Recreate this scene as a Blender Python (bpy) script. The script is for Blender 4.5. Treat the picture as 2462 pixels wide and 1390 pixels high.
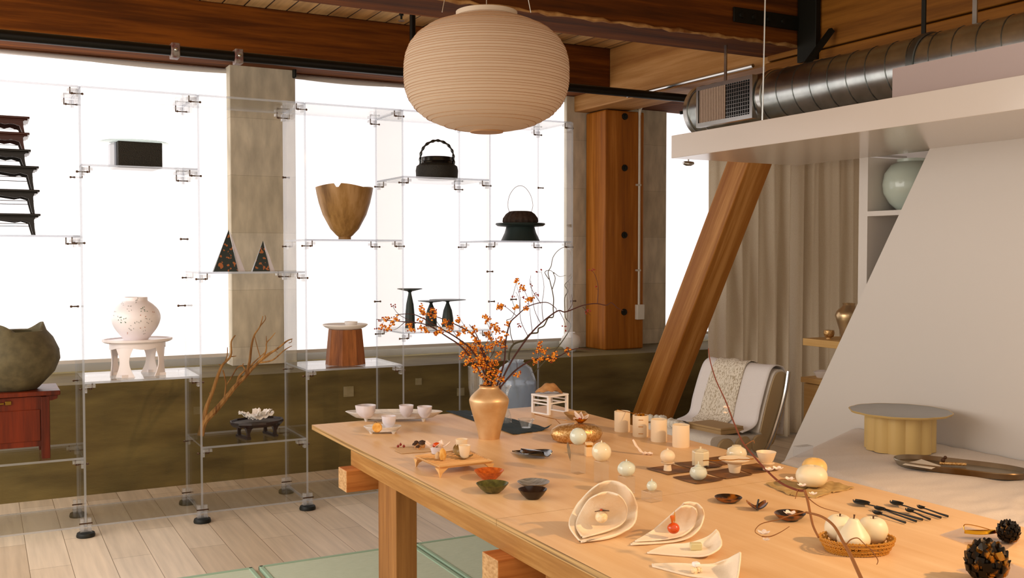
import bpy, bmesh, math, random
from mathutils import Vector, Matrix, noise
for o in list(bpy.data.objects): bpy.data.objects.remove(o)
S = bpy.context.scene
COL = S.collection
R = math.radians
# ---------------- camera, world, lights, exposure ----------------
CAMH, YAW, PITCH = 1.55, R(-28.1), R(-1.93)
cam = bpy.data.cameras.new('camera'); cam.lens = 35; cam.sensor_width = 36; cam.clip_end = 60
co = bpy.data.objects.new('camera', cam); COL.objects.link(co)
co.location = (0, 0, CAMH); co.rotation_euler = (math.pi/2 + PITCH, 0, YAW)
S.camera = co
S.view_settings.view_transform = 'Standard'; S.view_settings.look = 'None'
S.view_settings.exposure = 0.25; S.view_settings.gamma = 1; S.view_settings.use_curve_mapping = False
try:
    S.cycles.max_bounces = 12; S.cycles.transparent_max_bounces = 40; S.cycles.transmission_bounces = 10
    S.cycles.sample_clamp_indirect = 4
except Exception: pass
w = bpy.data.worlds.new('world'); S.world = w; w.use_nodes = True
bg = w.node_tree.nodes['Background']; bg.inputs[0].default_value = (1.0, .86, .70, 1); bg.inputs[1].default_value = .88
WINDOW_STRENGTH = .86
def spot(name, loc, tgt, power, color, size, blend, rad):
    l = bpy.data.lights.new(name, 'SPOT'); l.energy = power; l.color = color; l.spot_size = R(size); l.spot_blend = blend
    l.shadow_soft_size = rad
    o = bpy.data.objects.new(name, l); COL.objects.link(o); o.location = loc
    o.rotation_euler = (Vector(tgt) - Vector(loc)).to_track_quat('-Z', 'Y').to_euler(); return o
spot('table_spotlight', (3.55, -.05, 2.75), (2.35, 2.55, .75), 335, (1, .62, .31), 62, .9, .05)
def area(name, loc, rot, sx, sy, power, color):
    l = bpy.data.lights.new(name, 'AREA'); l.shape = 'RECTANGLE'; l.size = sx; l.size_y = sy; l.energy = power; l.color = color
    o = bpy.data.objects.new(name, l); COL.objects.link(o); o.location = loc; o.rotation_euler = rot; return o
area('added_left_fill', (-2.15, 4.6, 1.9), (0, R(-78), 0), 2.2, 4.6, 105, (1, .96, .91))  # soft fill added off frame, standing in for unseen side windows

# ---------------- pixel <-> place maths (photo 2462 x 1390) ----------------
FP = 35/36*2462; CXP, CYP = 1231, 695
FW = Vector((-math.sin(YAW)*math.cos(PITCH), math.cos(YAW)*math.cos(PITCH), math.sin(PITCH)))
RT = Vector((math.cos(YAW), math.sin(YAW), 0)); UP = RT.cross(FW); CO = Vector((0, 0, CAMH))
def ray(px, py): return FW*FP + RT*(px-CXP) - UP*(py-CYP)
def on(px, py, ax, v):
    d = ray(px, py); return CO + d*((v-CO[ax])/d[ax])
def dp(px, py, dist): return CO + ray(px, py)*(dist/FP)      # at a distance along the view axis
def depth(p): return (Vector(p)-CO).dot(FW)
def mpp(p): return depth(p)/FP
TZ = .75
def T(px, py, z=TZ): return on(px, py, 2, z)

# ---------------- materials ----------------
def lin(h):
    if not isinstance(h, str): return tuple(h)
    c = [int(h[i:i+2], 16)/255 for i in (0, 2, 4)]
    return tuple(x/12.92 if x <= .04045 else ((x+.055)/1.055)**2.4 for x in c)
MATS = {}
def newmat(name):
    m = bpy.data.materials.new(name); m.use_nodes = True; return m, m.node_tree, m.node_tree.nodes['Principled BSDF']
def col4(c): return (*lin(c), 1)
def mat(name, c, rough=.5, metal=0, c2=None, scale=30, stretch=(1, 1, 1), bump=0, bscale=None, trans=0, ior=1.45, coat=0, emit=0, contrast=(.35, .65), detail=4, sss=0, alpha=1):
    if name in MATS: return MATS[name]
    m, nt, b = newmat(name)
    b.inputs['Base Color'].default_value = col4(c); b.inputs['Roughness'].default_value = rough
    b.inputs['Metallic'].default_value = metal; b.inputs['IOR'].default_value = ior
    b.inputs['Transmission Weight'].default_value = trans; b.inputs['Coat Weight'].default_value = coat
    if sss: b.inputs['Subsurface Weight'].default_value = sss; b.inputs['Subsurface Radius'].default_value = (.02, .015, .01)
    if emit: b.inputs['Emission Color'].default_value = col4(c); b.inputs['Emission Strength'].default_value = emit
    if alpha < 1: b.inputs['Alpha'].default_value = alpha
    if c2 is not None or bump:
        tc = nt.nodes.new('ShaderNodeTexCoord'); mp = nt.nodes.new('ShaderNodeMapping'); mp.inputs['Scale'].default_value = stretch
        nz = nt.nodes.new('ShaderNodeTexNoise'); nz.inputs['Scale'].default_value = scale; nz.inputs['Detail'].default_value = detail
        nt.links.new(tc.outputs['Object'], mp.inputs[0]); nt.links.new(mp.outputs[0], nz.inputs['Vector'])
        if c2 is not None:
            rp = nt.nodes.new('ShaderNodeValToRGB'); rp.color_ramp.elements[0].color = col4(c); rp.color_ramp.elements[1].color = col4(c2)
            rp.color_ramp.elements[0].position, rp.color_ramp.elements[1].position = contrast
            nt.links.new(nz.outputs[0], rp.inputs[0]); nt.links.new(rp.outputs[0], b.inputs['Base Color'])
        if bump:
            bn = nt.nodes.new('ShaderNodeBump'); bn.inputs['Strength'].default_value = bump; bn.inputs['Distance'].default_value = .004
            n2 = nz
            if bscale:
                n2 = nt.nodes.new('ShaderNodeTexNoise'); n2.inputs['Scale'].default_value = bscale; nt.links.new(mp.outputs[0], n2.inputs['Vector'])
            nt.links.new(n2.outputs[0], bn.inputs['Height']); nt.links.new(bn.outputs[0], b.inputs['Normal'])
    MATS[name] = m; return m
def wood(name, c1, c2, axis='x', fine=60, broad=5, rough=.5, c3=None, coat=0):
    """timber: fine grain plus broad figure stretched along the grain axis"""
    m, nt, b = newmat(name); N = nt.nodes.new; L = nt.links.new
    tc = N('ShaderNodeTexCoord'); mp = N('ShaderNodeMapping')
    s = {'x': (.05, 1, 1), 'y': (1, .05, 1), 'z': (1, 1, .05)}[axis]; mp.inputs['Scale'].default_value = s
    L(tc.outputs['Object'], mp.inputs[0])
    n1 = N('ShaderNodeTexNoise'); n1.inputs['Scale'].default_value = fine; n1.inputs['Detail'].default_value = 5; n1.inputs['Roughness'].default_value = .65
    n2 = N('ShaderNodeTexNoise'); n2.inputs['Scale'].default_value = broad; n2.inputs['Detail'].default_value = 3; n2.inputs['Distortion'].default_value = 1.2
    L(mp.outputs[0], n1.inputs[0]); L(mp.outputs[0], n2.inputs[0])
    mx = N('ShaderNodeMix'); mx.data_type = 'FLOAT'; mx.inputs[0].default_value = .5
    L(n1.outputs[0], mx.inputs[2]); L(n2.outputs[0], mx.inputs[3])
    rp = N('ShaderNodeValToRGB'); e = rp.color_ramp.elements
    e[0].position = .36; e[0].color = col4(c1); e[1].position = .62; e[1].color = col4(c2)
    if c3: k = e.new(.5); k.color = col4(c3)
    L(mx.outputs[0], rp.inputs[0]); L(rp.outputs[0], b.inputs['Base Color'])
    b.inputs['Roughness'].default_value = rough; b.inputs['Coat Weight'].default_value = coat; b.inputs['Specular IOR Level'].default_value = .22
    bn = N('ShaderNodeBump'); bn.inputs['Strength'].default_value = .25; bn.inputs['Distance'].default_value = .002
    L(n1.outputs[0], bn.inputs['Height']); L(bn.outputs[0], b.inputs['Normal'])
    MATS[name] = m; return m
def planks(name, base, dark, lw, rh, rot, gap, off, amount, grain=(.06, 1, 1), gapcol='6a5238', rough=.45):
    m, nt, b = newmat(name); N = nt.nodes.new; L = nt.links.new
    tc = N('ShaderNodeTexCoord'); mp = N('ShaderNodeMapping'); mp.inputs['Rotation'].default_value = rot; L(tc.outputs['Object'], mp.inputs[0])
    br = N('ShaderNodeTexBrick'); br.inputs['Scale'].default_value = 1; br.inputs['Brick Width'].default_value = lw; br.inputs['Row Height'].default_value = rh
    br.inputs['Mortar Size'].default_value = gap; br.offset = off; br.inputs['Mortar Smooth'].default_value = .3
    br.inputs['Color1'].default_value = col4(base); br.inputs['Color2'].default_value = col4(dark); br.inputs['Mortar'].default_value = col4(gapcol)
    L(mp.outputs[0], br.inputs[0])
    m2 = N('ShaderNodeMapping'); m2.inputs['Scale'].default_value = grain; L(mp.outputs[0], m2.inputs[0])
    nz = N('ShaderNodeTexNoise'); nz.inputs['Scale'].default_value = 30; nz.inputs['Detail'].default_value = 5; L(m2.outputs[0], nz.inputs[0])
    rp = N('ShaderNodeValToRGB'); rp.color_ramp.elements[0].position = .3; rp.color_ramp.elements[1].position = .7
    rp.color_ramp.elements[0].color = (1-amount,)*3 + (1,); rp.color_ramp.elements[1].color = (1, 1, 1, 1); L(nz.outputs[0], rp.inputs[0])
    mx = N('ShaderNodeMix'); mx.data_type = 'RGBA'; mx.blend_type = 'MULTIPLY'; mx.inputs[0].default_value = 1
    L(br.outputs[0], mx.inputs[6]); L(rp.outputs[0], mx.inputs[7]); L(mx.outputs[2], b.inputs['Base Color'])
    b.inputs['Roughness'].default_value = rough
    MATS[name] = m; return m
def clear(name, tint=(.985, .99, .985), ior=1.49, rough=0.0, haze=0, hazecol='ffffff', boost=1.0):
    """clear sheet plastic or glass: straight-through transmission plus a fresnel reflection"""
    m = bpy.data.materials.new(name); m.use_nodes = True; nt = m.node_tree; nt.nodes.clear(); N = nt.nodes.new; L = nt.links.new
    out = N('ShaderNodeOutputMaterial'); tr = N('ShaderNodeBsdfTransparent'); tr.inputs[0].default_value = (*tint, 1)
    gl = N('ShaderNodeBsdfGlossy'); gl.inputs['Roughness'].default_value = rough
    fr = N('ShaderNodeFresnel'); ge = N('ShaderNodeNewGeometry'); iv = N('ShaderNodeMix'); iv.data_type = 'FLOAT'
    iv.inputs[2].default_value = ior; iv.inputs[3].default_value = 1/ior; L(ge.outputs['Backfacing'], iv.inputs[0]); L(iv.outputs[0], fr.inputs['IOR'])
    base = tr.outputs[0]
    if haze:
        df = N('ShaderNodeBsdfDiffuse'); df.inputs[0].default_value = col4(hazecol); tl = N('ShaderNodeBsdfTranslucent'); tl.inputs[0].default_value = col4(hazecol)
        a = N('ShaderNodeMixShader'); a.inputs[0].default_value = .5; L(df.outputs[0], a.inputs[1]); L(tl.outputs[0], a.inputs[2])
        h = N('ShaderNodeMixShader'); h.inputs[0].default_value = haze; L(tr.outputs[0], h.inputs[1]); L(a.outputs[0], h.inputs[2]); base = h.outputs[0]
    mx = N('ShaderNodeMixShader'); L(fr.outputs[0], mx.inputs[0]); L(base, mx.inputs[1]); L(gl.outputs[0], mx.inputs[2])
    L(mx.outputs[0], out.inputs[0]); MATS[name] = m; return m

M_FIR_X = wood('fir_beam_x', '3a1c04', '84480e', 'x', 22, 3, .9, '5e3006')
M_FIR_Y = wood('fir_beam_y', '8a5a2c', 'b98a55', 'y', 20, 2.5, .6, 'a4743f')
M_FIR_Z = wood('fir_post_z', '7c430c', 'b2702a', 'z', 25, 3, .45, '985810')
M_DECK = planks('ceiling_boards', 'e0b77c', 'c08a4c', 3.2, .15, (0, 0, R(90)), .006, .5, .45, gapcol='2a1606', rough=.6)
M_FLOOR = planks('oak_floor', 'ebdac3', 'd3bfa5', 1.35, .19, (0, 0, R(90)), .0016, .37, .22, gapcol='7a6448', rough=.38)
M_PLY = wood('birch_ply', 'd2a876', 'e2bf92', 'y', 20, 2.2, .42, 'dab384')
M_PLYEDGE = mat('ply_edge', '6f4d25', .6, c2='c79f66', scale=60, stretch=(.02, .02, 3))
M_RAIL = wood('fir_rail', '8a5c2a', 'b88a50', 'y', 45, 6, .5, 'a17038')
M_LEGW = wood('fir_leg', '85552a', 'ab763f', 'z', 60, 8, .5)
M_TIMX = wood('fir_timber_x', '9a4f1c', 'cf8444', 'x', 60, 8, .45)
M_ENDG = mat('fir_end_grain', 'a87c4c', .7, c2='caa070', scale=50, stretch=(1, 1, 2.2))
M_CONC = planks('board_marked_concrete', 'ded4c0', 'd2c6ae', 11, .43, (R(-90), 0, 0), .0015, .3, .34, grain=(.5, .15, .5), gapcol='b0a68e', rough=.9)
M_CONCD = mat('shaded_olive_concrete', '51431f', .8, c2='776739', scale=2.2, stretch=(.8, 1, 3.5), bump=.4, bscale=50, detail=9, contrast=(.32, .7))  # olive concrete with the low wall's backlit shade put into its colour
M_PATCH = mat('concrete_patch', '8d8266', .85, c2='7f7452', scale=14)
M_WHITE = mat('white_paint', 'cfc8c1', .42)
M_SOFFIT = mat('white_gloss_panel', 'cdc4bc', .16)
M_PINKW = mat('white_board', 'c0aeaa', .6)
M_BLACKM = mat('black_steel', '17140f', .4, metal=.6)
M_GALV = mat('galvanised_steel', 'c4c8c6', .27, metal=1, c2='a9afad', scale=8)
M_GALVD = mat('duct_seam_steel', '6f726f', .42, metal=1)
M_STEEL = mat('bright_steel', 'c9c9c6', .22, metal=1)
M_BRONZE = mat('bronze_bolt', '5b4434', .35, metal=.8)
M_IRON = mat('black_iron', '1b1a12', .55, metal=.5)
M_RUBBER = mat('black_rubber', '0b0f0c', .5)
M_ACR = clear('clear_acrylic')
M_ACRE = clear('acrylic_cut_edge', tint=(.80, .84, .90), rough=.08, haze=.35, hazecol='e9edf5')
M_ACRB = clear('acrylic_bracket', tint=(.90, .91, .93), rough=.03, haze=.22)
M_GLASS = clear('clear_glass', tint=(.96, .97, .97), ior=1.6, haze=.04)
M_GLASSJ = clear('hazy_glass_jar', tint=(.86, .89, .93), ior=1.5, rough=.03, haze=.30, hazecol='dbe4ee')
M_CRYS = clear('crystal_block', tint=(.93, .93, .92), ior=1.52, haze=.10, hazecol='f7e6d0')
M_FROST = mat('frosted_glass', 'eee8ee', .35, sss=0, trans=.35, ior=1.3)
M_ICE = mat('textured_clear_glass', 'f3efec', .22, trans=.3, ior=1.35, bump=.8, scale=90)
M_PAPER = mat('lantern_paper', 'dcc6ad', .8)
_nt = M_PAPER.node_tree; _tl = _nt.nodes.new('ShaderNodeBsdfTranslucent'); _tl.inputs[0].default_value = col4('e0cdbd'); _mx = _nt.nodes.new('ShaderNodeMixShader'); _mx.inputs[0].default_value = .42
_nt.links.new(_nt.nodes['Principled BSDF'].outputs[0], _mx.inputs[1]); _nt.links.new(_tl.outputs[0], _mx.inputs[2]); _nt.links.new(_mx.outputs[0], _nt.nodes['Material Output'].inputs[0])
M_TAT = mat('tatami_weave', 'bccab2', .8, c2='ced9c4', scale=60, stretch=(.3, 6, 1), bump=.5)
M_TATB = mat('tatami_border', '9cb8a0', .8)
M_LINEN = mat('linen_drape', 'd6c6ac', .9, c2='e3d8c5', scale=300, bump=.2)
M_BED = mat('white_linen_cover', 'd5c9be', .9, c2='ddd2c8', scale=200, bump=.2)
M_CREAM = mat('cream_ceramic', 'e6cfae', .45)
M_CREAMG = mat('glossy_cream_glaze', 'dfd0ae', .12, coat=.6)
M_CELAD = mat('pale_celadon_glaze', 'ccd0bf', .15, coat=.5)
M_CELAD2 = mat('celadon_glaze', 'b9c4b8', .2, coat=.4)
M_PORC = mat('matte_white_porcelain', 'ece7e4', .5)
M_FELT = mat('white_bisque_leaf', 'ecd9bf', .75, bump=.4, scale=90)
M_GOLDV = mat('gold_leaf_vase', 'd9b88c', .42, metal=.6, c2='cba271', scale=14)
M_GOLD = mat('polished_gold', 'c98a20', .25, metal=1)
M_GOLDB = mat('crackled_gold', 'a97a3c', .32, metal=.7, c2='d8b27c', scale=120, bump=.5)
M_SILV = mat('silver_gold_glaze', 'c9b79a', .28, metal=.8, c2='b98d44', scale=3)
M_BLACK = mat('black_lacquer', '0a0d0d', .18, coat=.5)
M_BLACKW = mat('black_weave', '14130f', .6, c2='2a241a', scale=150, bump=1)
M_BLACKD = mat('dark_slate_glaze', '1c2a28', .45)
M_EBONY = mat('ebonised_wood', '2a1712', .45, c2='1a100c', scale=30)
M_RED = wood('red_lacquer_wood', '3a1206', '6e260b', 'z', 40, 5, .4)
M_DRIFT = wood('driftwood', '5c3a1c', 'a67c48', 'z', 80, 20, .8)
M_OLIVE = wood('figured_wood_bowl', '6e4d26', 'b0895a', 'z', 20, 6, .4, '98713f')
M_STOOL = wood('walnut_staves', '5a2c0c', '95592a', 'z', 60, 9, .5)
M_STONEV = mat('dark_stoneware', '4b432c', .75, c2='5f553a', scale=20, bump=.4)
M_NAVY = mat('navy_linen', '18272f', .9, c2='22343d', scale=200, bump=.4)
M_PLEAT = mat('brown_pleated_cloth', '3e2a1e', .8, c2='2b1c14', scale=60)
M_TWIG = mat('dark_red_twig', '3a1712', .7)
M_TWIG2 = mat('brown_twig', '8a5424', .7)
M_WILLOW = mat('grey_willow', '5d5238', .7)
M_BERRY = mat('red_berry', '7c1a0e', .3)
M_HUSK = mat('orange_husk', 'f0a52c', .5, c2='dd8018', scale=60)
M_NUT = mat('hazel_nut', 'a9703a', .4, c2='d2a468', scale=40)
M_BROWNMAT = mat('brown_leather_mat', '8c5a22', .5, c2='4c2e10', scale=9)
M_OCHRE = mat('ochre_paper', 'b99a62', .8, c2='a5854f', scale=30, bump=.8)
M_KRAFT = mat('kraft_card', 'c9a67c', .8)
M_HORN = mat('amber_horn', '8a4c12', .22, c2='20130a', scale=22, contrast=(.42, .55))
M_ORANGEB = mat('orange_burl', '9a4312', .3, c2='c35f1c', scale=80)
M_GREENB = mat('green_stone', '3c3a18', .3, c2='5d5a2a', scale=60)
M_GREYB = mat('grey_shell', '5f5e5c', .25, c2='8d8c8a', scale=25, stretch=(1, 6, 1))
M_DARKB = mat('dark_brown_shell', '1e0f0a', .2)
M_BAMBOO = wood('pale_bamboo', 'c9975a', 'e0b57c', 'x', 60, 12, .4)
M_DRIED = mat('dried_peel', 'c98a2e', .7, c2='dba858', scale=60, bump=.8)
M_ORANGE = mat('orange_fruit', 'c9480a', .2, coat=.4)
M_PETAL = mat('pale_petal', 'ead6c6', .6, sss=.3)
M_FRUIT = mat('white_ceramic_fruit', 'e6d9bd', .4, c2='dfc99c', scale=5)
M_PERS = mat('yellow_persimmon', 'dba94c', .4, c2='e6c488', scale=6)
M_WICK = mat('golden_wicker', 'b47b24', .55)
M_STEM = mat('brown_stem', '4a2a12', .7)
M_SPOON = mat('matte_black_spoon', '090c0c', .42)
M_DARKBALL = mat('black_gilt_cone', '1a1208', .3, metal=.7, c2='a06a1c', scale=26, contrast=(.52, .60))
M_DRUMT = mat('grey_lacquer_top', '8e8c88', .3)
M_DRUMB = mat('ivory_resin', 'c9aa6c', .4)
M_SPEC = mat('speckled_stone', '17221f', .35, c2='9a5626', scale=42, contrast=(.6, .62), detail=1)
M_BONE = mat('pale_bone_resin', 'ddc08e', .35)
M_DOVE = mat('chair_bouclé', 'd8cfc4', .95, c2='cfc4b6', scale=260, bump=.6)
M_TAN = mat('chair_side_leather', 'b39a74', .7)
M_THROW = mat('openwork_throw', 'e6dccb', .95, c2='b7a78e', scale=70, stretch=(1, 1.6, .8), contrast=(.5, .58), bump=.8)
M_ACACIA = wood('pale_cabinet_wood', 'c79c5c', 'd9b377', 'y', 40, 6, .5)
M_LOUV = mat('louvre_slats', 'b39a86', .5, metal=.3)
M_DARKV = mat('dark_void', '090909', .9)
M_FOAM = mat('cream_cork', 'e0bd8c', .7)
M_SPECWHITE = mat('white_lacquer', 'e8e0e2', .3)

# ---------------- mesh helpers ----------------
class MB:
    def __init__(s): s.b = bmesh.new(); s.n = 0
    def face(s, vs, mi=0):
        try: f = s.b.faces.new(vs); f.material_index = mi; return f
        except ValueError: return None
    def box(s, x0, y0, z0, x1, y1, z1, mi=0, edge=None, xf=None):
        P = [Vector(p) for p in ((x0,y0,z0),(x1,y0,z0),(x1,y1,z0),(x0,y1,z0),(x0,y0,z1),(x1,y0,z1),(x1,y1,z1),(x0,y1,z1))]
        if xf: P = [xf @ p for p in P]
        v = [s.b.verts.new(p) for p in P]
        d = (abs(x1-x0), abs(y1-y0), abs(z1-z0)); thin = d.index(min(d))
        for q, ax in (((0,3,2,1),2),((4,5,6,7),2),((0,1,5,4),1),((2,3,7,6),1),((1,2,6,5),0),((3,0,4,7),0)):
            s.face([v[i] for i in q], mi if (edge is None or ax == thin) else edge)
        return s
    def loft(s, rings, cap0=True, cap1=True, closed=True, mi=0):
        V = [[s.b.verts.new(p) for p in r] for r in rings]; n = len(rings[0])
        for a, c in zip(V, V[1:]):
            for i in range(n if closed else n-1):
                j = (i+1) % n; s.face((a[i], a[j], c[j], c[i]), mi)
        if cap0 and closed: s.face(V[0][::-1], mi)
        if cap1 and closed: s.face(V[-1], mi)
        return s
    def lathe(s, prof, seg=36, c=(0,0,0), sx=1, sy=1, wob=None, mi=0, rz=0):
        c = Vector(c); rings = []; cr, sr = math.cos(rz), math.sin(rz)
        for k, (r, z) in enumerate(prof):
            ring = []
            for i in range(seg):
                a = 2*math.pi*i/seg; rr, zz = max(r, 1e-5), z
                if wob: rr, zz = wob(a, rr, zz, k)
                x, y = rr*math.cos(a)*sx, rr*math.sin(a)*sy
                ring.append(c + Vector((x*cr-y*sr, x*sr+y*cr, zz)))
            rings.append(ring)
        return s.loft(rings, mi=mi)
    def tube(s, pts, rad, seg=6, mi=0):
        pts = [Vector(p) for p in pts]; n = len(pts); rings = []
        if not hasattr(rad, '__len__'): rad = [rad]*n
        ref = None
        for i, p in enumerate(pts):
            t = (pts[min(i+1, n-1)] - pts[max(i-1, 0)]).normalized()
            if ref is None: ref = t.orthogonal().normalized()
            ref = (ref - t*ref.dot(t)); ref = ref.normalized() if ref.length > 1e-6 else t.orthogonal().normalized()
            b = t.cross(ref)
            rings.append([p + (ref*math.cos(2*math.pi*k/seg) + b*math.sin(2*math.pi*k/seg))*rad[i] for k in range(seg)])
        return s.loft(rings, mi=mi)
    def prism(s, poly, z0, z1, mi=0, xf=None, edge=None):
        r0 = [Vector((x, y, z0)) for x, y in poly]; r1 = [Vector((x, y, z1)) for x, y in poly]
        if xf: r0 = [xf @ p for p in r0]; r1 = [xf @ p for p in r1]
        a = [s.b.verts.new(p) for p in r0]; c = [s.b.verts.new(p) for p in r1]; n = len(poly)
        for i in range(n): s.face((a[i], a[(i+1) % n], c[(i+1) % n], c[i]), mi if edge is None else edge)
        s.face(a[::-1], mi); s.face(c, mi); return s
    def sheet(s, fn, nu, nv, th, mi=0):
        P = [[Vector(fn(i/nu, j/nv)) for j in range(nv+1)] for i in range(nu+1)]
        Nn = [[None]*(nv+1) for _ in range(nu+1)]
        for i in range(nu+1):
            for j in range(nv+1):
                du = P[min(i+1, nu)][j]-P[max(i-1, 0)][j]; dv = P[i][min(j+1, nv)]-P[i][max(j-1, 0)]
                q = du.cross(dv); Nn[i][j] = q.normalized() if q.length > 1e-9 else Vector((0,0,1))
        A = [[s.b.verts.new(P[i][j]+Nn[i][j]*th/2) for j in range(nv+1)] for i in range(nu+1)]
        B = [[s.b.verts.new(P[i][j]-Nn[i][j]*th/2) for j in range(nv+1)] for i in range(nu+1)]
        for i in range(nu):
            for j in range(nv):
                s.face((A[i][j], A[i+1][j], A[i+1][j+1], A[i][j+1]), mi); s.face((B[i][j], B[i][j+1], B[i+1][j+1], B[i+1][j]), mi)
        for i in range(nu):
            s.face((A[i][0], B[i][0], B[i+1][0], A[i+1][0]), mi); s.face((A[i][nv], A[i+1][nv], B[i+1][nv], B[i][nv]), mi)
        for j in range(nv):
            s.face((A[0][j], A[0][j+1], B[0][j+1], B[0][j]), mi); s.face((A[nu][j], B[nu][j], B[nu][j+1], A[nu][j+1]), mi)
        return s
    def ball(s, c, r, seg=10, sx=1, sy=1, sz=1, mi=0):
        n = max(4, seg//2+1)
        return s.lathe([(r*math.sin(math.pi*k/n), -r*sz*math.cos(math.pi*k/n)) for k in range(n+1)], seg, c, sx, sy, mi=mi)
def obj(name, mb, m, parent=None, smooth=True, bevel=0, label=None, ang=40):
    bmesh.ops.remove_doubles(mb.b, verts=mb.b.verts, dist=1e-6)
    bmesh.ops.recalc_face_normals(mb.b, faces=mb.b.faces)
    me = bpy.data.meshes.new(name); mb.b.to_mesh(me); mb.b.free()
    for x in (m if isinstance(m, (list, tuple)) else [m]): me.materials.append(x)
    if smooth:
        for p in me.polygons: p.use_smooth = True
        try: me.set_sharp_from_angle(angle=R(ang))
        except Exception: pass
    o = bpy.data.objects.new(name, me); COL.objects.link(o)
    if parent: o.parent = parent
    if bevel:
        bv = o.modifiers.new('bevel', 'BEVEL'); bv.width = bevel; bv.segments = 2; bv.limit_method = 'ANGLE'; bv.angle_limit = R(50)
    if label: o['label'] = label
    return o
def tag(o, label, cat, group=None):
    o['label'] = label; o['category'] = cat
    if group: o['group'] = group
    return o
def thing(name, label, cat, loc=(0,0,0), rz=0, group=None):
    o = bpy.data.objects.new(name, None); COL.objects.link(o); o.location = loc; o.rotation_euler = (0,0,rz); o.empty_display_size = .05
    return tag(o, label, cat, group)
def struct(name, mb, m, **k):
    o = obj(name, mb, m, **k); o['kind'] = 'structure'; return o
def one(name, mb, m, label, cat, group=None, **k): return tag(obj(name, mb, m, **k), label, cat, group)
def spline(pts, n=6):
    pts = [Vector(p) for p in pts]; out = []
    for i in range(len(pts)-1):
        p0, p1, p2, p3 = pts[max(i-1, 0)], pts[i], pts[i+1], pts[min(i+2, len(pts)-1)]
        for k in range(n):
            t = k/n; out.append(.5*((2*p1)+(p2-p0)*t+(2*p0-5*p1+4*p2-p3)*t*t+(3*p1-p0-3*p2+p3)*t**3))
    out.append(pts[-1]); return out
def taper(n, a, b): return [a+(b-a)*i/(n-1) for i in range(n)]

# ================= THE ROOM =================
XW0, XW1 = -2.2, 9.0
struct('floor', MB().box(XW0, -1.2, -.1, XW1, 7.0, 0), M_FLOOR, smooth=False)
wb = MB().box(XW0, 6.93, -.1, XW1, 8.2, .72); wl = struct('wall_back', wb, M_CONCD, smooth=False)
pt = MB()
for cx, cz, sx, sz in ((2.35,.56,.075,.075),(1.28,.5,.045,.05),(2.9,.6,.05,.05),(3.25,.5,.06,.06)):
    pt.box(cx-sx/2, 6.922, cz-sz/2, cx+sx/2, 6.931, cz+sz/2)
obj('patch', pt, M_PATCH, wl, label='pale filled patches in the shade-darkened concrete')
struct('ceiling', MB().box(XW0, 2.0, 3.29, 9, 8.2, 3.4), M_DECK, smooth=False)
struct('wall_right', MB().box(7.6, 2.0, 0, 7.75, 8.2, 3.4), M_WHITE, smooth=False)
# window openings: frames and backlit shades
WY = 7.66
def window(i, x0, x1, side):
    f = MB().box(x0, WY+.08, .72, x1, WY+.16, .83).box(x0, WY+.08, 2.93, x1, WY+.16, 3.0)
    f.box(x0, WY+.08, .83, x0+.05, WY+.16, 2.93).box(x1-.05, WY+.08, .83, x1, WY+.16, 2.93)
    n = max(1, round((x1-x0)/.9))
    for k in range(1, n): f.box(x0+(x1-x0)*k/n-.02, WY+.08, .83, x0+(x1-x0)*k/n+.02, WY+.16, 2.93)
    w = struct('window_%d' % i, f, mat('window_frame_grey', '8a8478', .6), smooth=False)
    g = obj('pane', MB().box(x0+.05, WY+.115, .83, x1-.05, WY+.12, 2.93), mat('daylit_pane', 'ffffff', .4, emit=1.2), w, smooth=False)
    t = thing('roller_shade', 'translucent white roller shade glowing with daylight, ' + side, 'window shade', ((x0+x1)/2, WY, 2.9), 0)
    hw = (x1-x0)/2
    obj('shade_fabric', MB().sheet(lambda u, v: ((u*2-1)*hw, .008*math.sin(u*9), -2.11*v + .02), 24, 10, .002), M_SHADE, t)
    obj('hem_bar', MB().box(-hw, -.012, -2.115, hw, .012, -2.09), M_WHITE, t)
    obj('roller', MB().tube([(-hw, .03, .03), (hw, .03, .03)], .03, 16), M_WHITE, t)
    return t
ms = bpy.data.materials.new('glowing_shade_fabric'); ms.use_nodes = True; b = ms.node_tree.nodes['Principled BSDF']
b.inputs['Base Color'].default_value = (.9, .88, .9, 1); b.inputs['Roughness'].default_value = .9
b.inputs['Emission Color'].default_value = (1, .965, .98, 1); b.inputs['Emission Strength'].default_value = WINDOW_STRENGTH; M_SHADE = ms
window(1, -1.9, 1.655, 'left of the bare concrete pillar')
window(2, 2.15, 4.66, 'behind the paper lantern')
window(3, 5.72, 7.5, 'far right beside the curtain')
# concrete pillars
one('concrete_pillar', MB().box(1.655, 7.55, .72, 2.15, 8.2, 2.97), M_CONC, 'board-marked concrete pillar standing between the two bright windows', 'pillar', bevel=.006)
one('concrete_pillar', MB().box(4.62, 7.62, .72, 5.72, 8.2, 2.97), M_CONC, 'wide board-marked concrete pillar behind the bolted timber post', 'pillar', bevel=.006)
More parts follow.
